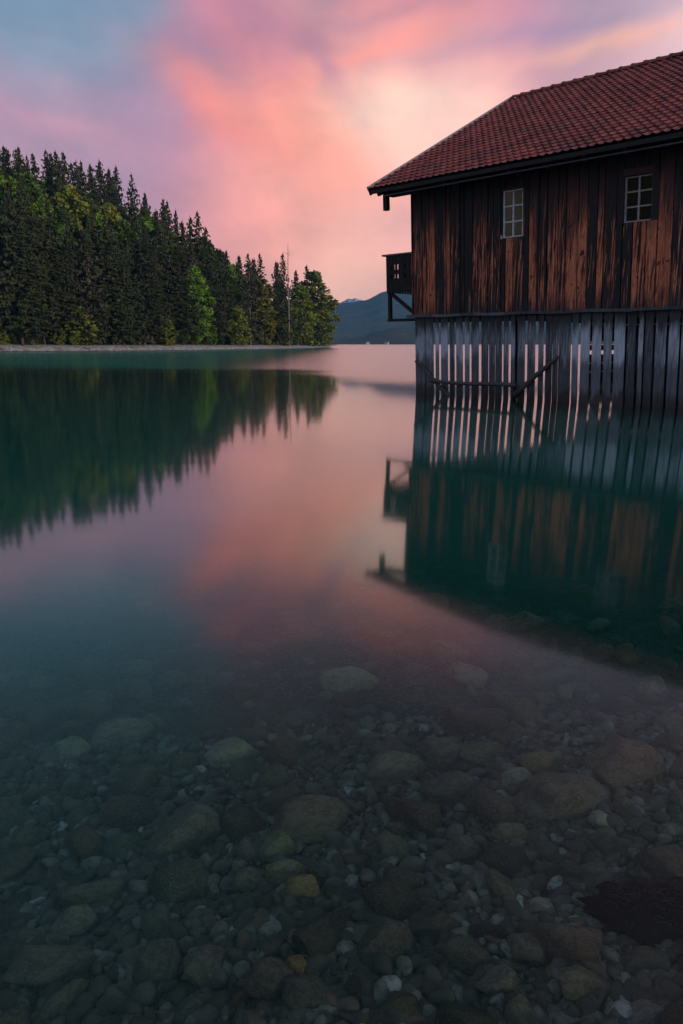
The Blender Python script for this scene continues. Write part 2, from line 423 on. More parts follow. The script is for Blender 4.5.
# wall plates reaching out under the overhang
mb = MB(); mb.bar((VU0 + .1, -.02 + .1, 5.93), (LEN, .08, 5.93), .18, .2); part(mb, 'wall_plate', M_DARK)
for yy in (3.5, 6.95, 10.4, 13.7):
    mb = MB(); mb.bar((VU0 + .1, yy, roofz(yy) - .34), (-.05, yy, roofz(yy) - .34), .18, .2); part(mb, 'purlin', M_DARK)
u_, z_ = onwall(390, 200, -.1)
mb = MB(); mb.box(u_ - .075, u_ + .075, -.14, .0, 5.44, 5.98); part(mb, 'hanging_post', M_DARK)
# rafters and the pale beam ends below the eave
bx_ = [onwall(515, 171.5, .30), onwall(551.5, 165, .30), onwall(585.5, 159, .30)]
sp = (bx_[2][0] - bx_[0][0]) / 2
for k in range(-2, 8):
    u = bx_[0][0] + sp * k
    mb = MB(); mb.box(u - .055, u + .055, -.32, -.055, bx_[0][1] - .06, bx_[0][1] + .07)
    part(mb, 'beam_end', plain('beam_end_wood', (.24, .12, .10), .7, .3, 12) if k == -2 else bpy.data.materials['beam_end_wood'])
for k in range(13):
    u = -.4 + k * 1.02
    mb = MB(); mb.bar((u, -.74, roofz(-.74) - .15), (u, .3, roofz(.3) - .15), .1, .12); part(mb, 'rafter', M_DARK)

# balcony on the lake-side end
bu = -1.14
bal = part((lambda m_: (m_.box(bu + .05, -.08, .05, 2.2, 3.2, 3.26), m_)[1])(MB()), 'balcony', M_DARK)
mb = MB(); y = -.02
x = bu + .02; j = 0
while x < -.09:      # front railing boards with scalloped feet and little heart-like slots
    w = .135; x1 = x + w - .012; c = (x + x1) / 2; r = (x1 - x) / 2
    def col(z0, z1, a, b): mb.box(a, b, -.03, .0, z0, z1)
    slot = j in (1, 2, 3, 5)
    if slot:
        col(3.08, 3.45, x, x1); col(3.57, 3.70, x, x1); col(3.86, 4.12, x, x1)
        for (s0, s1) in ((3.45, 3.57), (3.70, 3.86)): col(s0, s1, x, c - .028); col(s0, s1, c + .028, x1)
    else: col(3.08, 4.12, x, x1)
    n = 6; vs = [(c + r * math.cos(math.pi + math.pi * i / n), yy, 3.08 + .07 * math.sin(math.pi + math.pi * i / n)) for yy in (-.03, 0) for i in range(n + 1)]
    mb.add(vs, [tuple(range(n + 1)), tuple(range(2 * n + 1, n, -1))] + [(i, i + n + 1, i + n + 2, i + 1) for i in range(n)])
    x += w; j += 1
part(mb, 'railing_boards', M_UP if False else M_DARK, bal)
mb = MB(); y = .05
while y < 2.15: mb.box(bu - .02, bu + .005, y, y + .075, 3.04, 4.12); y += .135
part(mb, 'railing_boards', M_DARK, bal)
mb = MB(); mb.box(bu - .12, -.06, -.07, .03, 4.122, 4.17); mb.box(bu - .12, bu + .03, .033, 2.2, 4.122, 4.17); part(mb, 'handrail', M_LEDGE, bal)
for yy in (0.04, 2.1):
    mb = MB(); mb.box(bu - .0, bu + .10, yy, yy + .1, 2.25, 4.12); part(mb, 'balcony_post', M_DARK, bal)
    mb = MB(); mb.bar((bu + .10, yy + .05, 3.02), (-.06, yy + .05, 2.36), .07, .10); part(mb, 'balcony_brace', M_DARK, bal)
    mb = MB(); mb.box(bu - .02, -.06, yy - .02, yy + .11, 2.17, 2.25); part(mb, 'balcony_beam', M_DARK, bal)

# ------------------------------------------------------------------ LAKE BED, STONES
def bed_z(X, Y):
    s = .83 * Y - .55 * X
    d = .09 + .095 * np.maximum(0, s - .9) + .03 * np.maximum(0, s - 3.5) - .15 * np.maximum(0, .9 - s) + .0
    d = np.where(s > 9, .09 + .095 * 8.1 + .165 + .16 * (s - 9), d)
    d = np.minimum(d, 9 + 0 * d); d = np.maximum(d, -1.2)
    near = np.clip(1 - s / 30, 0, 1)
    return -d + near * (.05 * fbm(X * 1.1, Y * 1.1, 3) + .02 * fbm(X * 6, Y * 6, 3)) - (1 - near) * 0
def axis(dense0, dense1, step, far0, far1, g=1.35):
    a = list(np.arange(dense0, dense1, step)); s = step; v = dense1
    while v < far1: a.append(v); s *= g; v += s
    a.append(far1); s = step; v = dense0; L = []
    while v > far0:
        s *= g; v -= s; L.append(max(v, far0))
    return np.array(sorted(set(L + a)))
def rock_mat(name='lake_stone', wet=.55):
    m, t, p = material(name); v = coords(t)
    oi = t.new('ShaderNodeObjectInfo'); r = oi.outputs['Random']
    comb = t.new('ShaderNodeCombineXYZ'); t.put(comb.inputs[0], t.math('MULTIPLY', r, 50)); o = t.vmath('ADD', v, comb.outputs[0])
    base = t.ramp(r, [(0, (.060, .055, .046)), (.25, (.085, .08, .065)), (.45, (.12, .115, .095)), (.62, (.07, .058, .044)), (.78, (.10, .105, .088)), (.9, (.115, .11, .09)), (1, (.055, .056, .055))], 'CONSTANT')
    n1 = t.noise(o, 3.2, 8, .65, .4); n2 = t.noise(o, 14, 6, .7)
    base = t.mix(oi.outputs['Alpha'], (.100, .097, .086, 1), base)
    c = t.mix(t.rng(n1, .42, .6), base, t.mix(.5, base, (.035, .03, .02, 1)))
    c = t.mix(t.math('MULTIPLY', t.rng(n2, .52, .66), .6), c, (.20, .195, .165, 1))
    c = t.mix(t.math('MULTIPLY', t.rng(n2, .45, .3), .6), c, (.016, .014, .010, 1))
    c = t.mix(1.0, c, oi.outputs['Color'], 'MULTIPLY'); n3 = t.noise(o, 42, 4, .75); c = t.mix(t.rng(n3, .5, .66), c, t.mix(.55, c, (.012, .011, .009, 1))); c = t.mix(t.rng(n3, .44, .34), c, t.mix(.35, c, (.17, .17, .15, 1))); c = t.mix(1.0, c, (2.3, 2.2, 1.85, 1), 'MULTIPLY'); p.inputs['Specular IOR Level'].default_value = .12
    t.put(p.inputs['Base Color'], c); p.inputs['Roughness'].default_value = wet
    t.put(p.inputs['Normal'], t.bump(t.math('ADD', n1, t.math('ADD', t.math('MULTIPLY', n2, .5), t.math('MULTIPLY', n3, .25))), 1.0, .12))
    return m
M_ROCK = rock_mat()
def bed_mat():
    m, t, p = material('bed_gravel'); v = coords(t)
    vo = t.new('ShaderNodeTexVoronoi'); t.put(vo.inputs['Vector'], v); vo.inputs['Scale'].default_value = 38
    vo2 = t.new('ShaderNodeTexVoronoi'); t.put(vo2.inputs['Vector'], v); vo2.inputs['Scale'].default_value = 5
    n = t.noise(v, 1.2, 5); sep = t.new('ShaderNodeSeparateColor'); t.put(sep.inputs[0], vo.outputs['Color'])
    c = t.ramp(sep.outputs[0], [(0, (.03, .027, .022)), (.5, (.06, .055, .045)), (1, (.11, .105, .085))])
    c = t.mix(t.rng(vo.outputs['Distance'], .2, .6), c, (.012, .011, .009, 1))
    c = t.mix(t.rng(n, .4, .65), c, (.04, .036, .026, 1))
    # sparse bigger stones farther out read through the water as pale patches
    s2 = t.new('ShaderNodeSeparateColor'); t.put(s2.inputs[0], vo2.outputs['Color'])
    c = t.mix(t.math('MULTIPLY', t.rng(vo2.outputs['Distance'], .45, .2), t.math('MULTIPLY', s2.outputs[1], .5)), c, (.12, .12, .10, 1))
    t.put(p.inputs['Base Color'], c); p.inputs['Roughness'].default_value = .8; p.inputs['Specular IOR Level'].default_value = .1
    t.put(p.inputs['Normal'], t.bump(t.math('SUBTRACT', 1, vo.outputs['Distance']), .8, .02)); return m
bed = link('lake_bed', grid_mesh('lake_bed', axis(-5, 6, .07, -2550, 4150), axis(.2, 12, .07, -440, 5550), bed_z, bed_mat())); tag(bed, kind='structure')

from bpy_extras import object_utils  # noqa (bundled)
import bmesh
def ico(sub):
    b = bmesh.new(); bmesh.ops.create_icosphere(b, subdivisions=sub, radius=1)
    co = np.array([v.co[:] for v in b.verts]); fa = np.array([[v.index for v in f.verts] for f in b.faces]); b.free(); return co, fa
ICO4, F4 = ico(4); ICO3, F3 = ico(3); ICO1, F1 = ico(1)
def rock_shape(seed, angular):
    r = random.Random(seed); out = ICO4.copy(); pl = []
    for k in range(9 if angular else 6):
        n = Vector((r.gauss(0, 1), r.gauss(0, 1), r.gauss(0, 1))).normalized(); pl.append((np.array(n), r.uniform(.55, .8) if angular else r.uniform(.66, .9)))
    o = Vector((seed * 3.7, seed * 1.3, 0))
    res = []
    for c in out:
        v = Vector(c); k = 1 + .36 * noise.noise(v * .9 + o) + .10 * noise.noise(v * 2.3 + o)
        p_ = c * k
        for n, d in pl:
            e = p_.dot(n) - d
            if e > 0: p_ = p_ - n * e * (.93 if angular else .9)
        v2 = Vector(p_); p_ = p_ * (1 + .035 * noise.noise(v2 * 5 + o) + .018 * noise.noise(v2 * 11 + o))
        res.append(p_)
    res = np.array(res); lo, hi = res.min(0), res.max(0); res = (res - (lo + hi) / 2) / ((hi - lo) / 2)
    return res      # normalised to a unit box, +-1
shapes = [np_mesh('stone', rock_shape(k, k % 2 == 0), F4, M_ROCK, True) for k in range(14)]
placed = []
def bedz(x, y): return float(bed_z(np.array([x]), np.array([y]))[0])
def on_bed(px, py, up=0.0):
    d = ray(px, py); z = -.1
    for _ in range(12):
        tt = (z + up - H) / d.z; P = Vector((0, 0, H)) + d * tt; z = bedz(P.x, P.y)
    return P, tt
def stone(x, y, a, b, c, rot, k, label, group, sink=.3, tint=(1, 1, 1), tilt=.2, r=rnd, alpha=1.0):
    o = link('stone', shapes[k]); o.scale = (a, b, c)
    o.location = (x, y, bedz(x, y) + c * (1 - 2 * sink)); o.rotation_euler = (r.uniform(-tilt, tilt), r.uniform(-tilt, tilt), rot)
    o.color = (*tint, alpha); tag(o, label, 'stone', group); placed.append((x, y, math.sqrt(a * b))); return o
G = 'distinct stones on the lake bed'
SPEC = [ # px, py centre, width px, height px, flatness, shape, tint, sink, rot, label
 (560, 797, 100, 56, .5, 1, (1.15,1.05,.95), .42, .2, 'big rounded brown grey boulder in the shallows at right'),
 (626, 768, 78, 50, .5, 0, (1.2,1.0,.85), .25, -.5, 'angular blocky boulder just behind the big rounded boulder at right'),
 (515, 778, 34, 24, .6, 3, (2.3,2.4,2.0), .2, .9, 'pale greenish white stone left of the rounded boulder'),
 (543, 763, 46, 16, .5, 5, (1.4,1.25,.8), .2, .1, 'yellow brown flat stone behind the pale greenish stone'),
 (600, 818, 20, 20, .7, 2, (2.6,2.6,2.6), .05, 1.1, 'small whitish stone at the foot of the rounded boulder'),
 (663, 836, 20, 13, .6, 7, (2.2,2.1,1.9), .1, .2, 'small pale stone below the angular block near the right edge'),
 (612, 878, 48, 22, .3, 4, (1.2,1.25,1.3), .3, -.3, 'flat grey slab above the black weed clump'),
 (651, 800, 40, 16, .5, 6, (.9,.9,.9), .3, -.1, 'dull brown stone in front of the angular block'),
 (232, 754, 56, 34, .55, 9, (2.2,2.2,1.8), .3, .3, 'large pale stone deep in the green water left of centre'),
 (64, 754, 50, 34, .55, 11, (1.9,1.9,1.6), .3, -.2, 'pale rounded stone deep in the green water at far left'),
 (120, 738, 66, 30, .5, 13, (1.3,1.3,1.2), .3, .3, 'dim broad stone beside the pale stone at far left'),
 (350, 682, 58, 22, .5, 5, (1.8,1.8,1.5), .3, .1, 'pale flat stone farthest out in the middle of the water'),
 (186, 832, 92, 60, .55, 6, (1.15,1.15,1.05), .3, .7, 'large angular slab lying deep below the pale stone'),
 (74, 922, 46, 36, .7, 7, (1.6,1.6,1.45), .2, .8, 'pale upright cobble near the left edge'),
 (50, 968, 86, 56, .5, 8, (1.0,1.0,.95), .3, .4, 'broad grey slab at the lower left below the pale cobble'),
 (92, 892, 66, 22, .5, 10, (1.0,1.0,.9), .3, .5, 'long dark stone behind the pale cobble near the left edge'),
 (300, 889, 40, 30, .68, 3, (2.0,1.65,.95), .15, .2, 'round yellowish stone at lower middle'),
 (296, 965, 28, 26, .7, 1, (2.2,1.55,.8), .1, .9, 'small rusty yellow cobble near the bottom edge'),
 (278, 847, 38, 32, .75, 9, (1.5,1.75,1.2), .2, 0, 'greenish upright stone above the yellowish stone'),
 (287, 872, 44, 16, .6, 5, (1.5,1.7,1.2), .2, .5, 'long green stone between the upright green and yellowish stones'),
 (250, 880, 40, 20, .6, 13, (1.2,1.3,1.0), .2, .2, 'dull green cobble left of the long green stone'),
 (206, 968, 46, 42, .65, 2, (1.2,1.2,1.2), .15, .3, 'grey cobble with a white blotch at lower left of middle'),
 (265, 984, 58, 42, .7, 11, (.95,.9,.85), .15, .1, 'smooth dark rounded boulder at the bottom left of middle'),
 (312, 1000, 60, 44, .6, 12, (.8,.8,.8), .2, -.3, 'dark lumpy stone at the bottom edge under the rusty cobble'),
 (188, 1008, 44, 34, .6, 4, (.95,1.0,1.05), .2, .5, 'bluish grey stone touching the bottom edge left of middle'),
 (385, 947, 62, 48, .6, 0, (.95,.92,.85), .2, -.7, 'angular dark stone at bottom centre with pebbles round it'),
 (500, 981, 52, 34, .6, 6, (1.5,1.5,1.35), .15, .1, 'lighter block-like stone at the bottom right of middle'),
 (528, 948, 40, 46, .65, 8, (1.3,1.25,1.05), .15, .6, 'tan faceted stone standing behind the lighter block'),
 (568, 945, 64, 50, .65, 10, (.95,.88,.8), .15, -.3, 'brown wedge of rock left of the black weed clump'),
 (586, 986, 58, 36, .55, 12, (1.4,1.35,1.1), .15, .2, 'rough tan stone below the brown wedge'),
 (640, 1012, 58, 26, .4, 4, (1.7,1.75,1.8), .2, .3, 'pale grey slab at the bottom right corner'),
 (648, 968, 56, 36, .5, 2, (.8,.78,.7), .2, 0, 'dark mossy stone below the black weed clump'),
 (460, 848, 40, 30, .65, 7, (1.2,1.25,1.1), .2, .4, 'grey green cobble in the middle right gravel'),
 (388, 850, 46, 34, .6, 1, (.95,1,.9), .2, -.2, 'dim rounded cobble at the centre of the lower half'),
 (432, 925, 66, 30, .5, 9, (.8,.76,.68), .3, .1, 'low brown stone slab above the lower edge in the middle'),
 (455, 955, 70, 44, .5, 11, (.85,.82,.76), .3, -.2, 'wide dark boulder between the low slab and the lighter block'),
 (508, 830, 40, 22, .5, 3, (1.3,1.3,1.0), .2, .2, 'olive flat cobble under the rounded boulder'),
 (395, 770, 64, 34, .5, 13, (1.25,1.3,1.1), .3, -.1, 'broad green tinted stone in the centre of the water'),
]
for (px, py, w, h, fl, k, tint, sink, rot, lab) in SPEC:
    P, tt = on_bed(px, py, .03); m_ = tt / F; a = w * m_ / 2
    dep = math.atan2(H - P.z, math.hypot(P.x, P.y)); hh = h * m_ / 2     # screen half height -> mix of depth and height
    c = a * fl; b = max(.55 * a, min(1.15 * a, (hh - .55 * c * math.cos(dep)) / math.sin(dep)))
    stone(P.x, P.y, a, b, c, rot * .5, k, lab, G, sink, tuple(v * 1.15 for v in tint), .12, alpha=0.0)
# common stones
for k in range(7):
    P_, _ = on_bed(596 + k * 16, 922); placed.append((P_.x, P_.y, .075))
def inview(x, y, z, mg=30):
    d = Vector((x, y, z - H)); fwd = d.y * math.cos(PITCH) - d.z * math.sin(PITCH); up = d.y * math.sin(PITCH) + d.z * math.cos(PITCH)
    if fwd < .1: return None
    X = 341.5 + F * d.x / fwd; Y = 512 - F * up / fwd
    return (X, Y) if -mg < X < 683 + mg and Y < 1024 + mg else None
rs = random.Random(21); cnt = 0; tries = 0
LAB = {0: 'dull grey brown stone among others on the shallow lake bed', 1: 'dim stone farther out under the green water'}
while cnt < 258 and tries < 60000:
    tries += 1
    size = (.10 * (1 - cnt / 258) ** 1.7 + .028) * rs.uniform(.8, 1.15)
    # sample in screen space so near ones are not rare, then drop to the bed
    px = rs.uniform(-25, 708); py = 1060 - rs.random() ** 1.0 * 470
    P, tt = on_bed(px, py)
    if cnt < 40 and P.y < 2.2: continue
    if size < .07 and P.y > 4.2: continue
    if any((P.x - q[0])**2 + (P.y - q[1])**2 < (.86 * (size * .85 + q[2]))**2 for q in placed): continue
    a = size * rs.uniform(.85, 1.25); b = size * rs.uniform(.6, .95); c = size * rs.uniform(.38, .62)
    far = 1 if P.y > 3.3 else 0
    g = rs.uniform(.75, 1.25)
    stone(P.x, P.y, a, b, c, rs.uniform(0, 6.28), rs.randrange(14), LAB[far], ['stones on the near lake bed', 'stones under deeper green water'][far],
          rs.uniform(.2, .38), (g, g * rs.uniform(.96, 1.06), g * rs.uniform(.85, 1.0)), .35, rs)
    cnt += 1
# pebbles: uncountable filler between the stones
rp = np.random.RandomState(5); NP = 14000; ICO2, F2 = ico(2)
sp_ = []
for k in range(8):
    r = np.random.RandomState(k); sp_.append(ICO1 * (1 + r.uniform(-.22, .22, (len(ICO1), 1))))
BIGS = []
for k in range(8):
    r = random.Random(k + 70); a_ = ICO2.copy()
    for q_ in range(8):
        nn_ = np.array(Vector((r.gauss(0, 1), r.gauss(0, 1), r.gauss(0, 1))).normalized()); e_ = a_ @ nn_ - r.uniform(.55, .85); a_ = a_ - np.outer(np.maximum(e_, 0) * .92, nn_)
    BIGS.append(a_ / np.abs(a_).max(0))
cos = []; fas = []; n0 = 0; made = 0
while made < NP:
    py = 1060 - rp.rand() * 360; px = rp.uniform(-30, 713); d = ray(px, py)
    s_ = math.exp(rp.normal(math.log(.026 if made % 4 == 0 else .015),   .42)); s_ = min(s_, .038); big = s_ > .022; tt = (-.12 - H) / d.z; x, y = d.x * tt, d.y * tt
    if s_ < .012 and y > 2.6: continue
    z = bedz(x, y)
    sc = np.array([s_ * rp.uniform(.8, 1.4), s_ * rp.uniform(.6, 1), s_ * rp.uniform(.4, .75)])
    e = np.array(Euler((rp.uniform(-.5, .5), rp.uniform(-.5, .5), rp.uniform(0, 6.28))).to_matrix())
    shp = BIGS[made % 8] if big else sp_[made % 8]; cos.append((shp * sc) @ e.T + np.array([x, y, z + sc[2] * rp.uniform(-.1, .9)])); fas.append((F2 if big else F1) + n0); n0 += len(shp); made += 1
def pebble_mat():
    m, t, p = material('pebbles'); geo = t.new('ShaderNodeNewGeometry'); r = geo.outputs['Random Per Island']; v = coords(t)
    c = t.ramp(r, [(0, (.03, .027, .02)), (.3, (.055, .05, .04)), (.55, (.035, .032, .025)), (.7, (.08, .08, .065)), (.85, (.06, .045, .03)), (.95, (.11, .11, .09)), (.985, (.17, .17, .155))], 'CONSTANT')
    n = t.noise(v, 60, 5, .7); c = t.mix(t.rng(n, .45, .7), c, (.04, .036, .028, 1)); c = t.mix(1.0, c, (1.7, 1.65, 1.45, 1), 'MULTIPLY'); p.inputs['Specular IOR Level'].default_value = .12
    t.put(p.inputs['Base Color'], c); p.inputs['Roughness'].default_value = .6; return m
pb = link('pebbles', np_mesh('pebbles', np.concatenate(cos), np.concatenate(fas), pebble_mat(), True)); tag(pb, 'small mixed pebbles filling the gaps between lake bed stones', 'pebbles', kind='stuff')

# black clump of sodden weed and roots
P, tt = on_bed(655, 922); mw = tt / F
mb = MB(); rw = random.Random(3)
cl = link('weed_clump', None); cl.location = (P.x, P.y, P.z); tag(cl, 'black sodden clump of weed and roots at the lower right edge', 'weed clump')
M_WEED = plain('black_weed', (.003, .003, .0025), .8, .5, 30, 0, 0); M_WEED.node_tree.nodes['Principled BSDF'].inputs['Specular IOR Level'].default_value = .1
co = []
for c in ICO4:
    v = Vector(c); k = 1 + .35 * noise.noise(v * 1.6) + .4 * noise.noise(v * 4.5) + .2 * noise.noise(v * 9)
    co.append((c[0] * k * 62 * mw, c[1] * k * .09, max(-.02, c[2] * k * .075) + .03))
core = link('matted_core', np_mesh('matted_core', np.array(co), F4, M_WEED), cl)
for k in range(420):
    a = rw.uniform(0, 6.28); q = rw.random() ** .5
    x = math.cos(a) * q * 60 * mw; y = math.sin(a) * q * .08; z = .10 * math.sqrt(max(0, 1 - q * q)) + .022
    L = rw.uniform(.015, .05); b = rw.uniform(0, 6.28); dx, dy = math.cos(b) * L, math.sin(b) * L * .6
    mb.tube([(x, y, z), (x + dx * .5, y + dy * .5, z + rw.uniform(0, .012)), (x + dx, y + dy, z - rw.uniform(0, .012))], [.0012, .001, .0005], 4)
M_STR = plain('weed_strand', (.014, .014, .011), .6, .6, 30, 0, 0); sd = mb.build('weed_strands', M_STR, cl, True); tag(sd, kind='stuff')

# ------------------------------------------------------------------ WATER
def water_mat():
    m = bpy.data.materials.new('lake_water'); m.use_nodes = True; t = NT(m.node_tree); t.n.clear()
    out = t.new('ShaderNodeOutputMaterial'); geo = t.new('ShaderNodeNewGeometry')
    pos = geo.outputs['Position']; sep = t.new('ShaderNodeSeparateXYZ'); t.put(sep.inputs[0], pos)
    # wind-roughened water lies farther out; the sheltered bay is calm
    wob = t.noise(t.vmath('MULTIPLY', pos, (.02, .05, 0)), 1, 4, .6)
    dist = t.math('ADD', sep.outputs[1], t.math('MULTIPLY', t.math('SUBTRACT', wob, .5), 22))
    dist = t.math('ADD', dist, t.math('MULTIPLY', t.rng(sep.outputs[0], -4, 3), 13)); far = t.rng(dist, 38, 50)
    band = t.noise(t.vmath('MULTIPLY', pos, (.03, .22, 0)), 1, 4, .6)
    rip = t.noise(t.vmath('MULTIPLY', pos, (1.1, 2.6, 0)), 1, 3, .6)
    slow = t.noise(t.vmath('MULTIPLY', pos, (.5, 1.3, 0)), 1, 2, .5)
    bp = t.new('ShaderNodeBump'); t.put(bp.inputs['Height'], rip); bp.inputs['Distance'].default_value = .05
    t.put(bp.inputs['Strength'], t.math('MULTIPLY', t.math('MULTIPLY', far, t.rng(band, .3, .7, .25, 1)), .22))
    bp2 = t.new('ShaderNodeBump'); t.put(bp2.inputs['Height'], slow); bp2.inputs['Distance'].default_value = .05; bp2.inputs['Strength'].default_value = .018
    t.l.new(bp.outputs[0], bp2.inputs['Normal'])
    rough = t.math('ADD', t.math('MULTIPLY', far, t.rng(sep.outputs[0], -9, 0, .045, .17)), .062)
    c = t.math('ABSOLUTE', t.vmath('DOT_PRODUCT', bp2.outputs[0], geo.outputs['Incoming']))
    c = t.math('ADD', c, t.math('MULTIPLY', far, t.math('MULTIPLY', t.rng(sep.outputs[0], -14, 0, .16, .015), t.rng(band, .35, .65, .35, 1.2))))
    fres = t.math('ADD', t.math('MULTIPLY', t.math('POWER', t.math('SUBTRACT', 1, c, clamp=True), t.rng(c, .20, .62, 3.3, 6.0)), .98), .02, clamp=True)
    gl = t.new('ShaderNodeBsdfGlossy', distribution='MULTI_GGX'); t.put(gl.inputs['Roughness'], rough); t.l.new(bp2.outputs[0], gl.inputs['Normal'])
    tr = t.new('ShaderNodeBsdfTransparent'); mx = t.new('ShaderNodeMixShader')
    t.put(mx.inputs[0], fres); t.l.new(tr.outputs[0], mx.inputs[1]); t.l.new(gl.outputs[0], mx.inputs[2]); t.l.new(mx.outputs[0], out.inputs['Surface'])
    vs = t.new('ShaderNodeVolumeScatter'); vs.inputs['Color'].default_value = (.02, .92, .68, 1); vs.inputs['Density'].default_value = WS
    va = t.new('ShaderNodeVolumeAbsorption'); va.inputs['Color'].default_value = (.0, .74, .70, 1); va.inputs['Density'].default_value = WA
    ad = t.new('ShaderNodeAddShader'); t.l.new(vs.outputs[0], ad.inputs[0]); t.l.new(va.outputs[0], ad.inputs[1]); t.l.new(ad.outputs[0], out.inputs['Volume'])
    return m
WS, WA = .105, .75
mb = MB(); mb.box(-2500, 4100, -430, 5500, -16, 0)
wt = mb.build('water', water_mat()); tag(wt, kind='structure')

# ------------------------------------------------------------------ THE WOODED SPIT
SH = [(-520, -420), (-330, -120), (-200, 45), (-110, 104), (-64, 143.8), (-47, 157), (-32.4, 176), (-21, 205), (-12.7, 236), (-7.5, 262), (-3.6, 292)]
SHR = SH + [(-3.0, 300), (-9, 312), (-60, 350), (-700, 480)]
def seg_d(X, Y, poly):
    best = np.full(X.shape, 1e9)
    for (a, b), (c, d) in zip(poly[:-1], poly[1:]):
        vx, vy = c - a, d - b; tt = np.clip(((X - a) * vx + (Y - b) * vy) / (vx*vx + vy*vy), 0, 1)
        best = np.minimum(best, np.hypot(X - a - tt * vx, Y - b - tt * vy))
    return best
def inside(X, Y, poly):
    r = np.zeros(X.shape, bool); n = len(poly)
    for i in range(n):
        (x0, y0), (x1, y1) = poly[i], poly[(i + 1) % n]
        if y0 == y1: continue
        c = ((y0 > Y) != (y1 > Y)) & (X < (x1 - x0) * (Y - y0) / (y1 - y0) + x0); r ^= c
    return r
def kslope(X, Y):
    az = np.degrees(np.arctan2(X, np.maximum(Y, 1)))
    return np.interp(az, [-45, -24, -17, -10.5, -6, -3, -1, 0], [1.6, .52, .46, .38, .28, .13, .03, 0])
def land_z(X, Y):
    d = seg_d(X, Y, SHR); ins = inside(X, Y, SHR); hb = 1.3 + .2 * fbm(X / 14, Y / 14, 2)
    b = np.clip(d / 7, 0, 1); up = hb * (b * (2 - b)) * np.interp(Y, [150, 240, 300], [1, .8, .35])
    dd = np.maximum(d - 9, 0); up = up + kslope(X, Y) * np.where(dd < 70, dd, 70 + (dd - 70) * .35) + np.clip(dd / 20, 0, 1) * 2.0 * fbm(X / 18, Y / 18, 3)
    return np.where(ins, up, -np.minimum(d * .35, 6))
def ground_mat():
    m, t, p = material('forest_floor'); v = coords(t)
    n = t.noise(v, .35, 6, .6); c = t.ramp(n, [(.3, (.018, .022, .010)), (.55, (.03, .032, .014)), (.75, (.045, .036, .02))])
    t.put(p.inputs['Base Color'], c); p.inputs['Roughness'].default_value = .95
    t.put(p.inputs['Normal'], t.bump(n, 1, .5)); return m
land = link('wooded_hill_ground', grid_mesh('wooded_hill_ground', np.arange(-640, 12, 4.), np.arange(-420, 480, 4.), lambda X, Y: land_z(X, Y) - .12, ground_mat())); tag(land, kind='structure')
def gravel_mat():
    m, t, p = material('pale_gravel'); v = coords(t)
    vo = t.new('ShaderNodeTexVoronoi'); t.put(vo.inputs['Vector'], v); vo.inputs['Scale'].default_value = 2.4
    s = t.new('ShaderNodeSeparateColor'); t.put(s.inputs[0], vo.outputs['Color']); n = t.noise(v, .3, 4)
    c = t.ramp(s.outputs[0], [(0, (.20, .185, .175)), (.5, (.36, .33, .32)), (1, (.55, .52, .51))])
    c = t.mix(t.rng(n, .55, .75), c, (.08, .085, .05, 1))
    sp2 = t.new('ShaderNodeSeparateXYZ'); t.put(sp2.inputs[0], v); c = t.mix(t.rng(sp2.outputs[2], .16, .02), c, (.06, .055, .045, 1))
    t.put(p.inputs['Base Color'], c); p.inputs['Roughness'].default_value = .9
    t.put(p.inputs['Normal'], t.bump(vo.outputs['Distance'], 1, .15)); return m
# beach strip follows the shoreline
bco = []; prev = None; pts_ = []
for (a, b), (c, d) in zip(SH[:-1], SH[1:]):
    n = max(2, int(math.hypot(c - a, d - b) / 1.2)); pts_ += [(a + (c - a) * i / n, b + (d - b) * i / n) for i in range(n)]
pts_.append(SH[-1]); pts_ = np.array(pts_); sm = pts_.copy()
for _ in range(8): sm[1:-1] = (sm[:-2] + sm[2:] + 2 * sm[1:-1]) / 4
tg = np.gradient(sm, axis=0); tg /= np.linalg.norm(tg, axis=1)[:, None]; nrm = np.stack([-tg[:, 1], tg[:, 0]], -1)
offs = np.linspace(-1.5, 11, 22); CO = []
for o_ in offs:
    q = sm + nrm * o_; zz = np.where(o_ > 0, 1, 0) * land_z(q[:, 0], q[:, 1]) + (0.1 * o_ if o_ <= 0 else 0)
    zz = zz + .05 * vn(q[:, 0] * 2.1, q[:, 1] * 2.1) + .01
    if o_ > 9: zz = zz - (o_ - 9) * .15
    CO.append(np.stack([q[:, 0], q[:, 1], zz], -1))
CO = np.concatenate(CO); n = len(sm); i, j = np.meshgrid(np.arange(n - 1), np.arange(len(offs) - 1)); a = (j * n + i).ravel()
sb = link('gravel_shore', np_mesh('gravel_shore', CO, np.stack([a, a + 1, a + n + 1, a + n], -1), gravel_mat())); tag(sb, kind='structure')

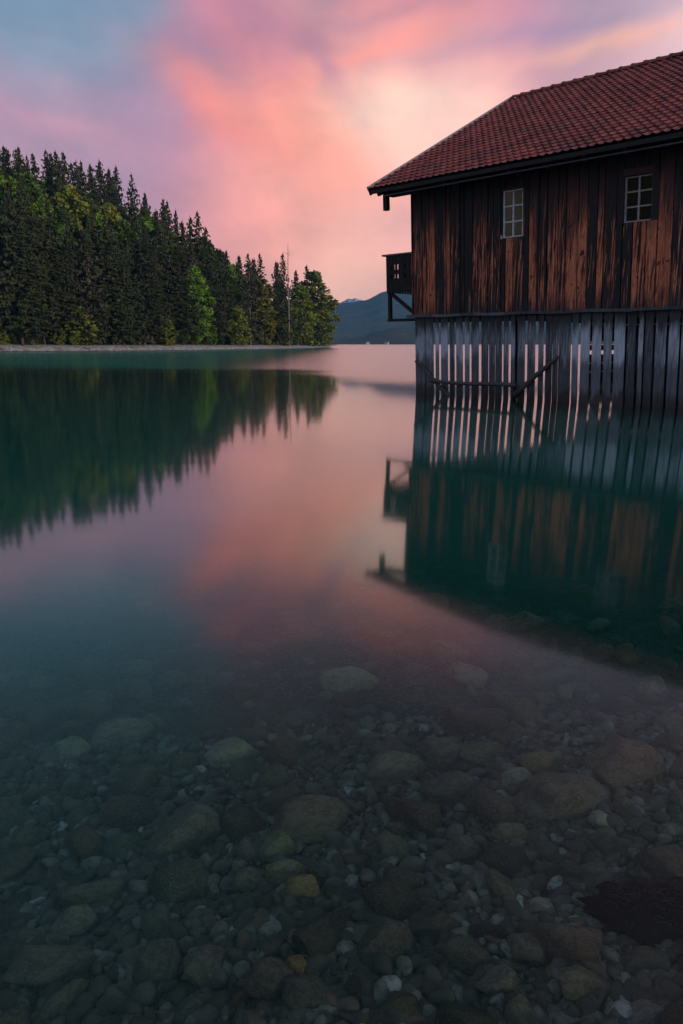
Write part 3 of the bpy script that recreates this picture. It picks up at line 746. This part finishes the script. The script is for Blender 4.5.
# foliage materials
def leaf(name, a, b, trans=.25, rand=.5):
    m, t, p = material(name); oi = t.new('ShaderNodeObjectInfo'); geo = t.new('ShaderNodeNewGeometry')
    v = coords(t); n = t.noise(v, .45, 4, .6); f = t.math('ADD', t.math('MULTIPLY', t.rng(n, .35, .65), .5), t.math('MULTIPLY', geo.outputs['Random Per Island'], .5))
    c = t.mix(f, (*a, 1), (*b, 1)); hs = t.new('ShaderNodeHueSaturation'); t.put(hs.inputs['Color'], c)
    t.put(hs.inputs['Hue'], t.math('ADD', t.math('MULTIPLY', oi.outputs['Random'], .04 * rand), .5 - .02 * rand))
    t.put(hs.inputs['Value'], t.math('ADD', t.math('MULTIPLY', oi.outputs['Random'], rand), 1 - rand * .5))
    t.put(p.inputs['Base Color'], hs.outputs[0]); p.inputs['Roughness'].default_value = .7
    tl = t.new('ShaderNodeBsdfTranslucent'); t.l.new(hs.outputs[0], tl.inputs[0]); mx = t.new('ShaderNodeMixShader'); mx.inputs[0].default_value = trans
    out = [x for x in t.n if x.type == 'OUTPUT_MATERIAL'][0]; t.l.new(p.outputs[0], mx.inputs[1]); t.l.new(tl.outputs[0], mx.inputs[2]); t.l.new(mx.outputs[0], out.inputs[0])
    return m
L_SPR = leaf('spruce_needles', (.013, .018, .005), (.055, .066, .016), .12, .7)
L_BRN = leaf('sparse_brown_twigs', (.045, .038, .025), (.085, .07, .042), .1, .4)
L_BEE = leaf('fresh_beech_leaves', (.08, .17, .016), (.24, .40, .04), .35, .35)
L_DGR = leaf('darker_summer_leaves', (.035, .065, .010), (.11, .17, .025), .3, .5)
L_YEL = leaf('yellow_green_leaves', (.15, .155, .02), (.33, .33, .05), .35, .3)
L_OLV = leaf('olive_leaves', (.10, .13, .014), (.32, .36, .045), .3, .4)
M_BARK = plain('dark_bark', (.05, .042, .035), .9, .4, 4)
M_PALE = plain('bleached_dead_wood', (.20, .17, .155), .8, .3, 4)
def quads_mesh(name, Q, mat):
    co = np.array(Q).reshape(-1, 3); n = len(co) // 4; return np_mesh(name, co, np.arange(n * 4).reshape(n, 4), mat, False)
def spruce(seed, Ht, Rm, mat, dens=1.0, base=.1, droop=.35):
    r = random.Random(seed); Q = []; z = Ht * base
    while z < Ht * .985:
        t_ = (z - Ht * base) / (Ht * (1 - base)); tp = .35 + .65 * min(1, (1 - t_) * 3.2); L = Rm * 1.35 * (1 - t_) ** .74 * min(1, .6 + t_ * 3) + .02
        nb = max(4, int((4.5 + 5 * (1 - t_)) * dens))
        for k in range(nb):
            if r.random() < .12: continue
            a = r.uniform(0, 6.283); l = L * r.uniform(.5, 1.22); ca, sa = math.cos(a), math.sin(a); n = max(2, int(l / .48))
            for i in range(n):
                s = (i + r.uniform(.3, 1)) / n * l; zz = z - droop * s * (1 - .3 * s / l) + .12 * (s / l) ** 2 * l * .5 + r.uniform(-.12, .12)
                w = (.20 + .30 * (1 - s / l * .6)) * r.uniform(.7, 1.3) * tp; ln = .42 * r.uniform(.7, 1.4) * tp; dr = r.uniform(.1, .5)
                cx, cy = ca * s, sa * s; px_, py_ = -sa * w, ca * w
                Q.append([(cx - px_, cy - py_, zz - dr * .6), (cx + ca * ln * .2 + 0, cy + sa * ln * .2, zz + .08), (cx + px_, cy + py_, zz - dr * .6), (cx + ca * ln, cy + sa * ln, zz - dr)])
                if r.random() < .7:
                    Q.append([(cx, cy, zz + .1), (cx + ca * ln * .7, cy + sa * ln * .7, zz), (cx + ca * ln * .5, cy + sa * ln * .5, zz - dr * 1.7), (cx - ca * .12, cy - sa * .12, zz - dr * .8)])
        z += r.uniform(.34, .55) * (1.0 if t_ < .8 else .7)
    for k in range(4): Q.append([(-.06, 0, Ht - .7 + k*.12), (0, .06*(k % 2), Ht - .9), (.06, 0, Ht - .7 + k*.12), (0, 0, Ht + .15)])
    return quads_mesh('crown', Q, mat)
def broad(seed, Ht, Rm, mat, n=3600, base=.12, top=.5, leafs=.30):
    r = random.Random(seed); Q = []; C = []
    for k in range(170):
        t_ = r.random() ** .85; z = Ht * (base + (1 - base) * t_ * .97)
        prof = math.sin(math.pi * min(1, max(.0, (.18 + t_ * .82)))) ** .6 if t_ > top else (.55 + .45 * t_ / top)
        rr_ = Rm * prof * math.sqrt(r.uniform(.15, 1)); a = r.uniform(0, 6.283)
        C.append((math.cos(a) * rr_, math.sin(a) * rr_, z, r.uniform(.4, 1.0) * Rm * .22))
    for k in range(n):
        c = C[k % len(C)]; d = Vector((r.gauss(0, 1), r.gauss(0, 1), r.gauss(0, .65))); d = d.normalized() * (r.random() ** .45) * c[3]
        p = Vector(c[:3]) + d; p.z = max(p.z, .3); s = leafs * r.uniform(.6, 1.4)
        u = Vector((r.gauss(0, 1), r.gauss(0, 1), r.gauss(0, .5))).normalized(); w = u.cross(Vector((r.gauss(0, 1), r.gauss(0, 1), r.gauss(0, 1)))).normalized()
        u = u * s; w = w * s * .7; Q.append([tuple(p - u), tuple(p - w), tuple(p + u), tuple(p + w)])
    return quads_mesh('crown', Q, mat), C
def trunk_mesh(Ht, r0, mat, C=None, seed=0, wob=.0):
    r = random.Random(seed); mb = MB(); n = 8
    pts = [(wob * Ht * math.sin(i * .7 + seed) * i / n, wob * Ht * math.cos(i * .9 + seed) * i / n, -1.0 + (Ht + 1) * i / n) for i in range(n + 1)]
    mb.tube(pts, [r0 * (1 - .93 * i / n) + .01 for i in range(n + 1)], 7)
    if C:
        for c in C[::6]:
            zb = c[2] * .72; mb.tube([(0, 0, zb), (c[0] * .5, c[1] * .5, (zb + c[2]) / 2 + .2), (c[0], c[1], c[2])], [r0 * .3, r0 * .18, .02], 5)
    return mb.mesh('trunk', mat, True)
KINDS = {}
def kind(nm, crown, trunk): KINDS.setdefault(nm, []).append((crown, trunk))
for k in range(6):
    Ht = [24, 26, 22, 25, 23, 27][k]; kind('spruce', spruce(k, Ht, [2.9, 3.3, 2.5, 3.6, 2.8, 3.1][k], L_SPR, 1.0, [.06, .1, .04, .14, .08, .12][k], [.35, .5, .3, .42, .55, .4][k]), trunk_mesh(Ht, .26, M_BARK, seed=k))
for k in range(2): kind('bare', spruce(40 + k, 20, 3.0, L_BRN, .62, .06, .25), trunk_mesh(20, .17, M_PALE, seed=k))
for nm, mt, Ht, Rm, sd in (('beech', L_BEE, 20, 4.2, 1), ('beech', L_BEE, 17, 3.6, 2), ('dark_leaf', L_DGR, 19, 4.4, 3), ('dark_leaf', L_DGR, 22, 4.6, 4), ('olive', L_OLV, 20, 4.5, 5), ('olive', L_OLV, 16, 4.2, 6), ('yellow', L_YEL, 18, 3.2, 7)):
    cr, C = broad(sd, Ht, Rm, mt, 6800, .06 if nm != 'olive' else .03, .35); kind(nm, cr, trunk_mesh(Ht * .92, .2, M_BARK, C, sd, .006))
def dead():
    mb = MB(); mb.tube([(0, 0, -1), (.1, 0, 8), (.0, .1, 16), (.12, 0, 23)], [.2, .17, .12, .04], 7); r = random.Random(4)
    for k in range(22):
        z = r.uniform(7, 22); a = r.uniform(0, 6.28); l = r.uniform(.5, 1.5)
        mb.tube([(0.05, 0, z), (math.cos(a) * l, math.sin(a) * l, z + r.uniform(-.1, .4))], [.04, .012], 4)
    return mb.mesh('trunk', M_PALE, True)
HT = {'spruce': [24, 26, 22, 25, 23, 27], 'bare': [20, 20], 'beech': [20, 17], 'dark_leaf': [19, 22], 'olive': [20, 16], 'yellow': [18]}
NAMES = {'spruce': 'spruce_tree', 'bare': 'bare_tree', 'beech': 'beech_tree', 'dark_leaf': 'leafy_tree', 'olive': 'leafy_tree', 'yellow': 'leafy_tree'}
first = {}
def tree(kd, v, x, y, s, label, group=None, sxy=1.0, r=rnd, z=None):
    cr, tk = KINDS[kd][v]; o = link(NAMES[kd], None)
    if z is None: z = float(land_z(np.array([x]), np.array([y]))[0])
    o.location = (x, y, z - .1); o.rotation_euler = (0, 0, r.uniform(0, 6.28)); o.scale = (s * sxy, s * sxy, s)
    link('crown', cr, o); link('trunk', tk, o); tag(o, label, 'tree', group); return o
GT = {'spruce': ('dark spruce packed among its like on the wooded spit', 'spruces of the forest'),
      'bare': ('thin brown half bare tree in front of the dark spruces', 'half bare brown trees of the forest'),
      'dark_leaf': ('dull green leafy tree up among the dark spruces', 'dull green leafy trees of the forest'),
      'beech': ('fresh green broadleaf high up in the forest slope', 'fresh green broadleaves of the slope'),
      'olive': ('olive green broadleaf among the spruces of the slope', 'olive green broadleaves of the slope'),
      'yellow': ('yellowish tree among spruces', 'yellow')}
SKY = [(-60, 108), (0, 128), (20, 143), (40, 149), (80, 153), (120, 166), (160, 187), (200, 203), (230, 216), (262, 234), (290, 246), (310, 258), (322, 276), (333, 298)]
def sky_tan(px):
    y = np.interp(px, [a for a, _ in SKY], [b for _, b in SKY]); return tanelev(px, y)
def at_px(px, d_in):
    """point on the spit at picture column px, d_in metres behind the waterline"""
    d = ray(px, 345); d = Vector((d.x, d.y)).normalized(); T = np.arange(60., 420., .5); X = d.x * T; Y = d.y * T
    sd = np.where(inside(X, Y, SHR), seg_d(X, Y, SHR), -1); ok = np.nonzero(sd >= d_in)[0]
    if len(ok): i = ok[0]
    elif d_in < 15 and sd.max() > .8: i = int(sd.argmax())
    else: return None
    return X[i], Y[i], T[i]
# the trees that stand out
UNIQ = [('beech', 0, 197, 5, 266, 1.25, 'bright fresh green tree at the water edge, the brightest of the spit'),
 ('yellow', 0, 263, 5, 277, 1.5, 'slender yellow green tree at the shore right of the brightest tree'),
 ('olive', 1, 238, 4, 305, 1.3, 'small rounded olive tree between the bright and the yellow green trees'),
 ('olive', 0, 314, 6, 270, 1.45, 'spreading green tree at the very tip of the spit'),
 ('olive', 0, 301, 6, 284, 1.4, 'green leafy tree just left of the tip of the spit'),
 ('olive', 1, 287, 4, 322, .8, 'low round bush-like tree below the dead pale trunk'),
 ('bare', 0, 94, 6, 250, 1.0, 'brown thin tree with pale stem, foremost in the left half'),
 ('bare', 1, 145, 6, 264, 1.0, 'greyish brown thin tree left of the brightest green tree'),
 ('olive', 1, 168, 4, 318, .9, 'low green tree touching the brightest tree on its left'),
 ('beech', 1, 212, 4, 322, .9, 'low fresh green growth at the right foot of the brightest tree'),
 ('olive', 0, 274, 8, 300, 1.2, 'olive green tree between the slender yellow green tree and the dead pale trunk'),
 ('olive', 0, 325, 3, 294, 1.05, 'lowest outermost green tree hanging over the water at the end of the spit'),
 ('olive', 1, 75, 4, 330, .9, 'small yellowish bush at the shore in the left half')]
used = []
for kd, v, px, din, ty, sx, lab in UNIQ:
    q = at_px(px, din); z = float(land_z(np.array([q[0]]), np.array([q[1]]))[0]); top = q[2] * tanelev(px, ty) + H
    s = (top - z) / HT[kd][v]; tree(kd, v, q[0], q[1], s, lab, 'standout trees of the spit', sx * (1 if s > .6 else 1.5)); used.append((q[0], q[1], 3))
q = at_px(289, 3); z = float(land_z(np.array([q[0]]), np.array([q[1]]))[0]); dt = link('dead_tree', None); dt.location = (q[0], q[1], z)
dt.scale = (1.15, 1.15, (q[2] * tanelev(289, 243) + H - z) / 23); link('trunk', dead(), dt); tag(dt, 'tall dead tree with pale bare trunk near the right end of the forest', 'tree')
# broadleaf crowns that show high on the slope
for kd, v, px, din, ty in (('dark_leaf', 1, 2, 26, 156), ('beech', 0, 20, 26, 176), ('dark_leaf', 0, 38, 30, 172), ('beech', 1, 52, 22, 200), ('olive', 0, 82, 26, 184), ('dark_leaf', 0, 66, 24, 204),
        ('beech', 0, 106, 20, 214), ('olive', 0, 116, 26, 202), ('dark_leaf', 1, 130, 20, 220), ('beech', 1, 154, 22, 216), ('olive', 0, 174, 20, 230), ('dark_leaf', 0, 208, 22, 238), ('olive', 1, 190, 22, 262)):
    q = at_px(px, din); z = float(land_z(np.array([q[0]]), np.array([q[1]]))[0]); s_ = (q[2] * tanelev(px, ty) + H - z) / HT[kd][v]
    tree(kd, v, q[0], q[1], s_, *GT[kd], sxy=1.15)
rb = random.Random(12)
for k in range(26):   # low growth along the edge of the wood
    px = -8 + k * 12.6 + rb.uniform(-4, 4); q = at_px(px, rb.uniform(5, 7.5))
    if q is None: continue
    kd = rb.choice(['dark_leaf', 'olive', 'dark_leaf']); v = rb.randrange(2); s_ = rb.uniform(2.2, 5.5) / HT[kd][v]
    o = tree(kd, v, q[0], q[1], s_, 'low leafy bush at the edge of the wood behind the gravel shore', 'bushes along the shore of the spit', sxy=1.9, r=rb); o.name = 'shore_bush'; o['category'] = 'bush'
# rows of forest
rf = random.Random(99); rows = [(7, 38), (13, 38), (20, 34), (28, 32), (36, 30), (46, 32), (56, 30), (66, 30)]
for ri, (din, n) in enumerate(rows):
    lim = [329, 326, 320, 314, 306, 296, 284, 270][ri]
    for k in range(n):
        px = -22 + (lim + 22) * (k + rf.uniform(.1, .9)) / n; q = at_px(px, din + rf.uniform(-3.2, 3.2))
        if q is None: continue
        x, y, D = q; z = float(land_z(np.array([x]), np.array([y]))[0]); cap = D * float(sky_tan(px)) + H - z
        cap *= rf.uniform(.93, 1.05)
        kd = 'spruce'; w = rf.random()
        if ri in (3, 4, 5, 6) and px < 170 and w < .5: kd = rf.choice(['dark_leaf', 'beech', 'dark_leaf', 'olive'])
        elif ri in (3, 4, 5) and 90 < px < 240 and w < .38: kd = rf.choice(['dark_leaf', 'beech', 'olive'])
        elif ri in (1, 2, 3) and px > 225 and w < .45: kd = rf.choice(['olive', 'dark_leaf', 'olive', 'beech'])
        elif ri in (0, 1) and w < .13: kd = rf.choice(['bare', 'olive', 'dark_leaf', 'bare'])
        elif ri == 2 and w < .08: kd = 'bare'
        v = rf.randrange(len(HT[kd])); hgt = HT[kd][v] * rf.uniform(.85, 1.15)
        if ri >= 5: hgt = min(cap, HT[kd][v] * 1.28) if kd == 'spruce' else min(cap * .85, hgt)
        if kd in ('olive', 'dark_leaf') and ri < 2: hgt *= .5
        hgt = max(4, min(hgt, cap)); s = hgt / HT[kd][v]
        tree(kd, v, x, y, s, *GT[kd], sxy=rf.uniform(1.0, 1.4) * (1 if s > .6 else 1.25), r=rf)

# ------------------------------------------------------------------ FAR HILLS
def hill_mat(name, a, b, snow=None, sc=.01):
    m, t, p = material(name); v = coords(t); n = t.noise(v, sc, 8, .65); n2 = t.noise(v, sc * 9, 5, .6)
    c = t.mix(t.rng(t.math('ADD', t.math('MULTIPLY', n, .6), t.math('MULTIPLY', n2, .4)), .4, .6), a, b)
    if snow:
        s = t.new('ShaderNodeSeparateXYZ'); t.put(s.inputs[0], v)
        c = t.mix(t.rng(t.math('ADD', s.outputs[2], t.math('MULTIPLY', t.math('SUBTRACT', n2, .5), 260)), snow - 30, snow + 30), c, (.75, .74, .78, 1))
    t.put(p.inputs['Base Color'], c); p.inputs['Roughness'].default_value = .95; t.put(p.inputs['Normal'], t.bump(n2, 1, 6)); return m
def hill(name, prof, D, depth, mat, step, rough):
    """ridge whose skyline passes through picture points prof at distance D, as terrain with real depth"""
    pxs = [a for a, _ in prof]
    az = lambda px: math.atan2(ray(px, 345).x, ray(px, 345).y)
    A = np.array([az(p) for p in pxs]); Hh = np.array([tanelev(*p) * D + H for p in prof])
    th = np.linspace(A[0], A[-1], int((A[-1] - A[0]) * D / step)); rr_ = np.linspace(-1, 1, 60)
    T, Q = np.meshgrid(th, rr_); RR = D + Q * depth
    X = np.sin(T) * RR; Y = np.cos(T) * RR
    base = np.interp(T, A, Hh); w = np.where(Q < 0, np.clip(1 + Q, 0, 1) ** .9, np.clip(1 - Q * .8, 0, 1))
    nz = fbm(X / (rough * 6), Y / (rough * 6), 5)
    Z = base * w * (1 + .18 * nz * (1 - np.clip(1 - abs(Q) * 6, 0, 1))) + rough * .1 * fbm(X / rough, Y / rough, 3) * np.clip(w * 6, 0, 1) - 2 * (w < .02)
    co = np.stack([X, Y, Z], -1).reshape(-1, 3); nx, ny = len(th), len(rr_); i, j = np.meshgrid(np.arange(nx - 1), np.arange(ny - 1)); a = (j * nx + i).ravel()
    o = link(name, np_mesh(name, co, np.stack([a, a + nx, a + nx + 1, a + 1], -1), mat)); tag(o, kind='structure'); return o
hill('far_mountain', [(200, 322), (290, 313), (336, 305), (343, 302.5), (359, 300), (366, 299), (373, 296), (380, 292), (390, 290), (415, 286), (460, 284), (520, 292), (600, 300), (760, 300), (900, 322)], 3000, 1200, hill_mat('far_forest', (.010, .020, .011, 1), (.045, .06, .028, 1), None, .008), 14, 50)
hill('snowy_peak', [(320, 318), (338, 303), (344, 300), (348, 297.6), (351, 298.4), (355, 297.4), (360, 299.5), (366, 301), (380, 305), (400, 315)], 4900, 500, hill_mat('snow_rock', (.06, .06, .07, 1), (.16, .15, .16, 1), 270, .008), 6, 30)
hill('wooded_foothill', [(250, 339), (335, 339.5), (350, 338.5), (362, 336), (378, 331.5), (392, 328), (402, 327), (420, 328.5), (450, 332), (520, 333), (640, 338), (760, 338)], 1500, 300, hill_mat('foothill_forest', (.010, .016, .007, 1), (.05, .055, .02, 1), None, .03), 4, 14)
# little lakeside houses under the foothill
def house(px, w, d, h, label, rz):
    dd = ray(px, 345); dd = Vector((dd.x, dd.y, 0)).normalized() * 1195; o = link('lakeside_house', None); o.location = (dd.x, dd.y, .0); o.rotation_euler = (0, 0, rz); tag(o, label, 'house')
    m_ = MB(); m_.add([(-w,-d,-1),(w,-d,-1),(w,d,-1),(-w,d,-1),(-w,-d,h),(w,-d,h),(w,d,h),(-w,d,h),(0,-d,h+w*.5),(0,d,h+w*.5)], [(0,1,5,8,4),(2,3,7,9,6),(1,2,6,5),(3,0,4,7)]); m_.build('wall', M_PLASTER, o)
    m_ = MB(); 
    for s in (-1, 1): m_.bar((s * w * .55, -d - 1, h + w * .30), (s * w * .55, d + 1, h + w * .30), w * 1.25, .4, (s * .45, 0, .9))
    m_.build('roof', M_HROOF, o)
M_PLASTER = plain('white_plaster', (.40, .38, .37), .8, .1, .5); M_HROOF = plain('house_roof', (.12, .06, .05), .8, .2, .5)
house(367.5, 2.6, 3, 3.2, 'tiny white house on the far shore, left one of two', .3); house(386.5, 3.8, 3, 3.2, 'tiny white house on the far shore nearest the boathouse balcony', 1.2)

# ------------------------------------------------------------------ HAZE
mb = MB(); mb.box(-2600, 4200, -470, 5600, -18, 360)
m = bpy.data.materials.new('haze'); m.use_nodes = True; t = NT(m.node_tree); t.n.clear(); out = t.new('ShaderNodeOutputMaterial')
pv = t.new('ShaderNodeVolumePrincipled'); pv.inputs['Color'].default_value = (.16, .50, .85, 1); pv.inputs['Density'].default_value = 1.25e-4; t.l.new(pv.outputs[0], out.inputs['Volume'])
hz = mb.build('haze', m); tag(hz, kind='stuff')

# ------------------------------------------------------------------ SKY
w = bpy.data.worlds.new('World'); scene.world = w; w.use_nodes = True; t = NT(w.node_tree); t.n.clear()
out = t.new('ShaderNodeOutputWorld'); tc = t.new('ShaderNodeTexCoord'); dirn = t.vmath('NORMALIZE', tc.outputs['Generated'])
SUN_AZ, SUN_EL = 122, 8
# streaky cloud field radiating from a point low behind the boathouse
sep = t.new('ShaderNodeSeparateXYZ'); t.put(sep.inputs[0], dirn)
yy = t.math('MAXIMUM', sep.outputs[1], .15)
pu = t.math('SUBTRACT', t.math('DIVIDE', sep.outputs[0], yy), .02); pw = t.math('SUBTRACT', t.math('DIVIDE', sep.outputs[2], yy), -.02)
ang = t.math('ARCTAN2', pw, pu); rad = t.math('SQRT', t.math('ADD', t.math('MULTIPLY', pu, pu), t.math('MULTIPLY', pw, pw)))
cb = t.new('ShaderNodeCombineXYZ'); t.put(cb.inputs[0], t.math('MULTIPLY', ang, 3.0)); t.put(cb.inputs[1], t.math('MULTIPLY', rad, 3.0)); t.put(cb.inputs[2], rad)
s1 = t.noise(cb.outputs[0], 1.0, 4, .55, .35); 
cloud = t.noise(t.vmath('MULTIPLY', dirn, (5, 5, 9)), 1.0, 4, .58, .5)
wn = t.new('ShaderNodeTexNoise'); t.put(wn.inputs['Vector'], t.vmath('MULTIPLY', dirn, (5, 5, 8))); wn.inputs['Scale'].default_value = 1; wn.inputs['Detail'].default_value = 3
warp = t.vmath('SCALE', t.vmath('SUBTRACT', wn.outputs['Color'], (.5, .5, .5)), scale=.11)
dw = t.vmath('NORMALIZE', t.vmath('ADD', dirn, warp))
BL = [ # picture column, row, colour as seen
 (0,0,100,136,162),(50,35,112,134,162),(60,120,180,130,155),(0,95,160,122,152),
 (235,65,186,114,138),(300,100,238,142,132),(400,55,242,150,145),(430,20,214,125,130),(372,125,255,206,186),(440,110,255,214,198),(330,150,255,165,145),
 (456,75,240,158,156),(500,15,182,122,150),(615,8,150,135,160),(600,62,212,150,160),(680,60,225,185,190),(190,190,190,125,150),(250,195,240,146,140),
 (300,185,250,160,145),(345,215,255,170,155),(385,235,248,172,162),(400,205,225,162,166),(340,285,255,192,172),(280,235,245,155,148),(120,150,180,130,160),(560,250,250,172,160),(150,300,225,150,155),(0,250,190,140,155)]
BD = [ # azimuth, elevation, colour, relative spread
 (-20,30,118,134,160),(0,30,146,118,142),(20,30,160,134,156),(-45,20,110,115,145),(45,15,190,140,150),(-40,5,160,125,145),(50,35,110,105,135),(0,45,80,88,108),(-50,45,78,98,120),(0,75,76,94,118),
 (90,20,120,110,140),(-90,20,150,146,170),(135,20,92,104,138),(-135,25,158,160,184),(180,20,92,106,142),(180,50,84,100,135),(90,50,86,98,132),(-120,50,118,130,156),(180,-10,70,75,90),(90,-10,80,75,85),(-90,-10,70,75,85),(0,-20,110,85,85)]
wsum = None; csum = None
def addblob(d, col, k):
    global wsum, csum
    dt_ = t.vmath('DOT_PRODUCT', dw, tuple(d)); e = t.math('EXPONENT', t.math('MULTIPLY', t.math('SUBTRACT', dt_, 1), k))
    cs = t.vmath('SCALE', tuple(srgb(*col)[:3]), scale=e)
    wsum = e if wsum is None else t.math('ADD', wsum, e); csum = cs if csum is None else t.vmath('ADD', csum, cs)
for (px, py, r_, g_, b_) in BL: addblob(ray(px, py).normalized(), (r_, g_, b_), 520)
for (az, el, r_, g_, b_) in BD: addblob(Vector((math.sin(R(az)) * math.cos(R(el)), math.cos(R(az)) * math.cos(R(el)), math.sin(R(el)))), (r_, g_, b_), 30 if abs(az) > 60 or el > 60 else 110)
base = t.vmath('DIVIDE', csum, t.new('ShaderNodeCombineXYZ').outputs[0]) if False else t.vmath('SCALE', csum, scale=t.math('DIVIDE', 1, t.math('ADD', wsum, 1e-9)))
front = t.rng(sep.outputs[1], .3, .8)
BANDS = [ # picture column, row, direction (deg), half length, half width, colour, strength: bars of cloud lit from below
 (185,50,-45,80,17,135,110,146,.75),(213,22,-45,50,14,205,118,130,.5),(220,112,-35,95,22,244,128,116,.65),(300,36,-15,60,26,140,98,132,.75),
 (390,44,24,85,15,252,148,136,.8),(405,6,8,90,11,132,104,144,.65),(560,28,14,125,15,152,122,160,.75),(625,42,17,95,12,244,172,152,.85),
 (410,116,8,62,20,255,220,200,.4),(328,72,-60,28,12,182,122,154,.6),(300,135,-30,120,26,255,150,128,.6),(60,22,-35,85,26,112,142,166,.35),(70,128,-15,100,14,205,138,158,.5)]
sdw = t.new('ShaderNodeSeparateXYZ'); t.put(sdw.inputs[0], dw); yw = t.math('MAXIMUM', sdw.outputs[1], .1)
gu = t.math('DIVIDE', sdw.outputs[0], yw); gv = t.math('DIVIDE', sdw.outputs[2], yw)
topf = t.rng(gv, .31, .44, 1, .15)
for (bx0, by0, dg, hl, hw, r_, g_, b_, st_) in BANDS:
    def gp(x, y):
        q_ = ray(x, y); return Vector((q_.x / q_.y, q_.z / q_.y))
    c0 = gp(bx0, by0); ca, sa = math.cos(R(dg)), math.sin(R(dg)); e1 = gp(bx0 + ca * hl, by0 - sa * hl) - c0; L1 = e1.length; e1n = e1 / L1
    W1_ = (gp(bx0 - sa * hw, by0 - ca * hw) - c0).length; e2n = Vector((-e1n.y, e1n.x))
    a_ = t.math('MULTIPLY_ADD', gu, e1n.x / L1, t.math('MULTIPLY_ADD', gv, e1n.y / L1, -c0.dot(e1n) / L1))
    b2 = t.math('MULTIPLY_ADD', gu, e2n.x / W1_, t.math('MULTIPLY_ADD', gv, e2n.y / W1_, -c0.dot(e2n) / W1_))
    ee = t.math('EXPONENT', t.math('MULTIPLY', t.math('MULTIPLY_ADD', a_, a_, t.math('MULTIPLY', b2, b2)), -1.0))
    base = t.mix(t.math('MULTIPLY', ee, t.math('MULTIPLY', topf, st_)), base, srgb(r_, g_, b_))
# streaks: thicker cloud is duskier mauve, thin cloud warmer and brighter
stv = t.math('ADD', t.math('MULTIPLY', t.math('SUBTRACT', s1, .5), t.math('MULTIPLY', .42, t.math('MULTIPLY', front, t.rng(rad, .05, .25)))), t.math('MULTIPLY', t.math('SUBTRACT', cloud, .5), .8))
gain = t.math('ADD', t.math('MULTIPLY', stv, .95), 1)
gcol = t.new('ShaderNodeCombineXYZ')
t.put(gcol.inputs[0], t.math('ADD', t.math('MULTIPLY', stv, 1.25), 1)); t.put(gcol.inputs[1], t.math('ADD', t.math('MULTIPLY', stv, .9), 1.03)); t.put(gcol.inputs[2], t.math('ADD', t.math('MULTIPLY', stv, .55), 1))
skyc = t.vmath('MULTIPLY', base, gcol.outputs[0])
bg = t.new('ShaderNodeBackground'); t.put(bg.inputs[0], skyc); bg.inputs[1].default_value = 1.2
ns = t.new('ShaderNodeTexSky'); ns.sky_type = 'NISHITA'; ns.sun_disc = False; ns.sun_elevation = R(2); ns.sun_rotation = R(SUN_AZ)
bg2 = t.new('ShaderNodeBackground'); t.l.new(ns.outputs[0], bg2.inputs[0]); bg2.inputs[1].default_value = .05
ad = t.new('ShaderNodeAddShader'); t.l.new(bg.outputs[0], ad.inputs[0]); t.l.new(bg2.outputs[0], ad.inputs[1]); t.l.new(ad.outputs[0], out.inputs[0])
w.cycles.sampling_method = 'MANUAL'; w.cycles.sample_map_resolution = 512

sun = bpy.data.lights.new('sun', 'SUN'); so = bpy.data.objects.new('sun', sun); COL.objects.link(so)
sun.energy = 2.8; sun.angle = R(14); sun.color = (1, .86, .74)
d = Vector((math.sin(R(SUN_AZ)) * math.cos(R(SUN_EL)), math.cos(R(SUN_AZ)) * math.cos(R(SUN_EL)), math.sin(R(SUN_EL))))
so.rotation_euler = d.to_track_quat('Z', 'Y').to_euler()

# ------------------------------------------------------------------ render settings
scene.view_settings.view_transform = 'Standard'; scene.view_settings.look = 'None'; scene.view_settings.gamma = 1; scene.view_settings.exposure = 0
scene.view_settings.use_curve_mapping = False
cy = scene.cycles; cy.use_denoising = True; cy.use_adaptive_sampling = True; cy.adaptive_threshold = .02; cy.adaptive_min_samples = 24
cy.max_bounces = 8; cy.transparent_max_bounces = 12; cy.volume_bounces = 1; cy.glossy_bounces = 3; cy.diffuse_bounces = 2
cy.caustics_reflective = False; cy.caustics_refractive = False
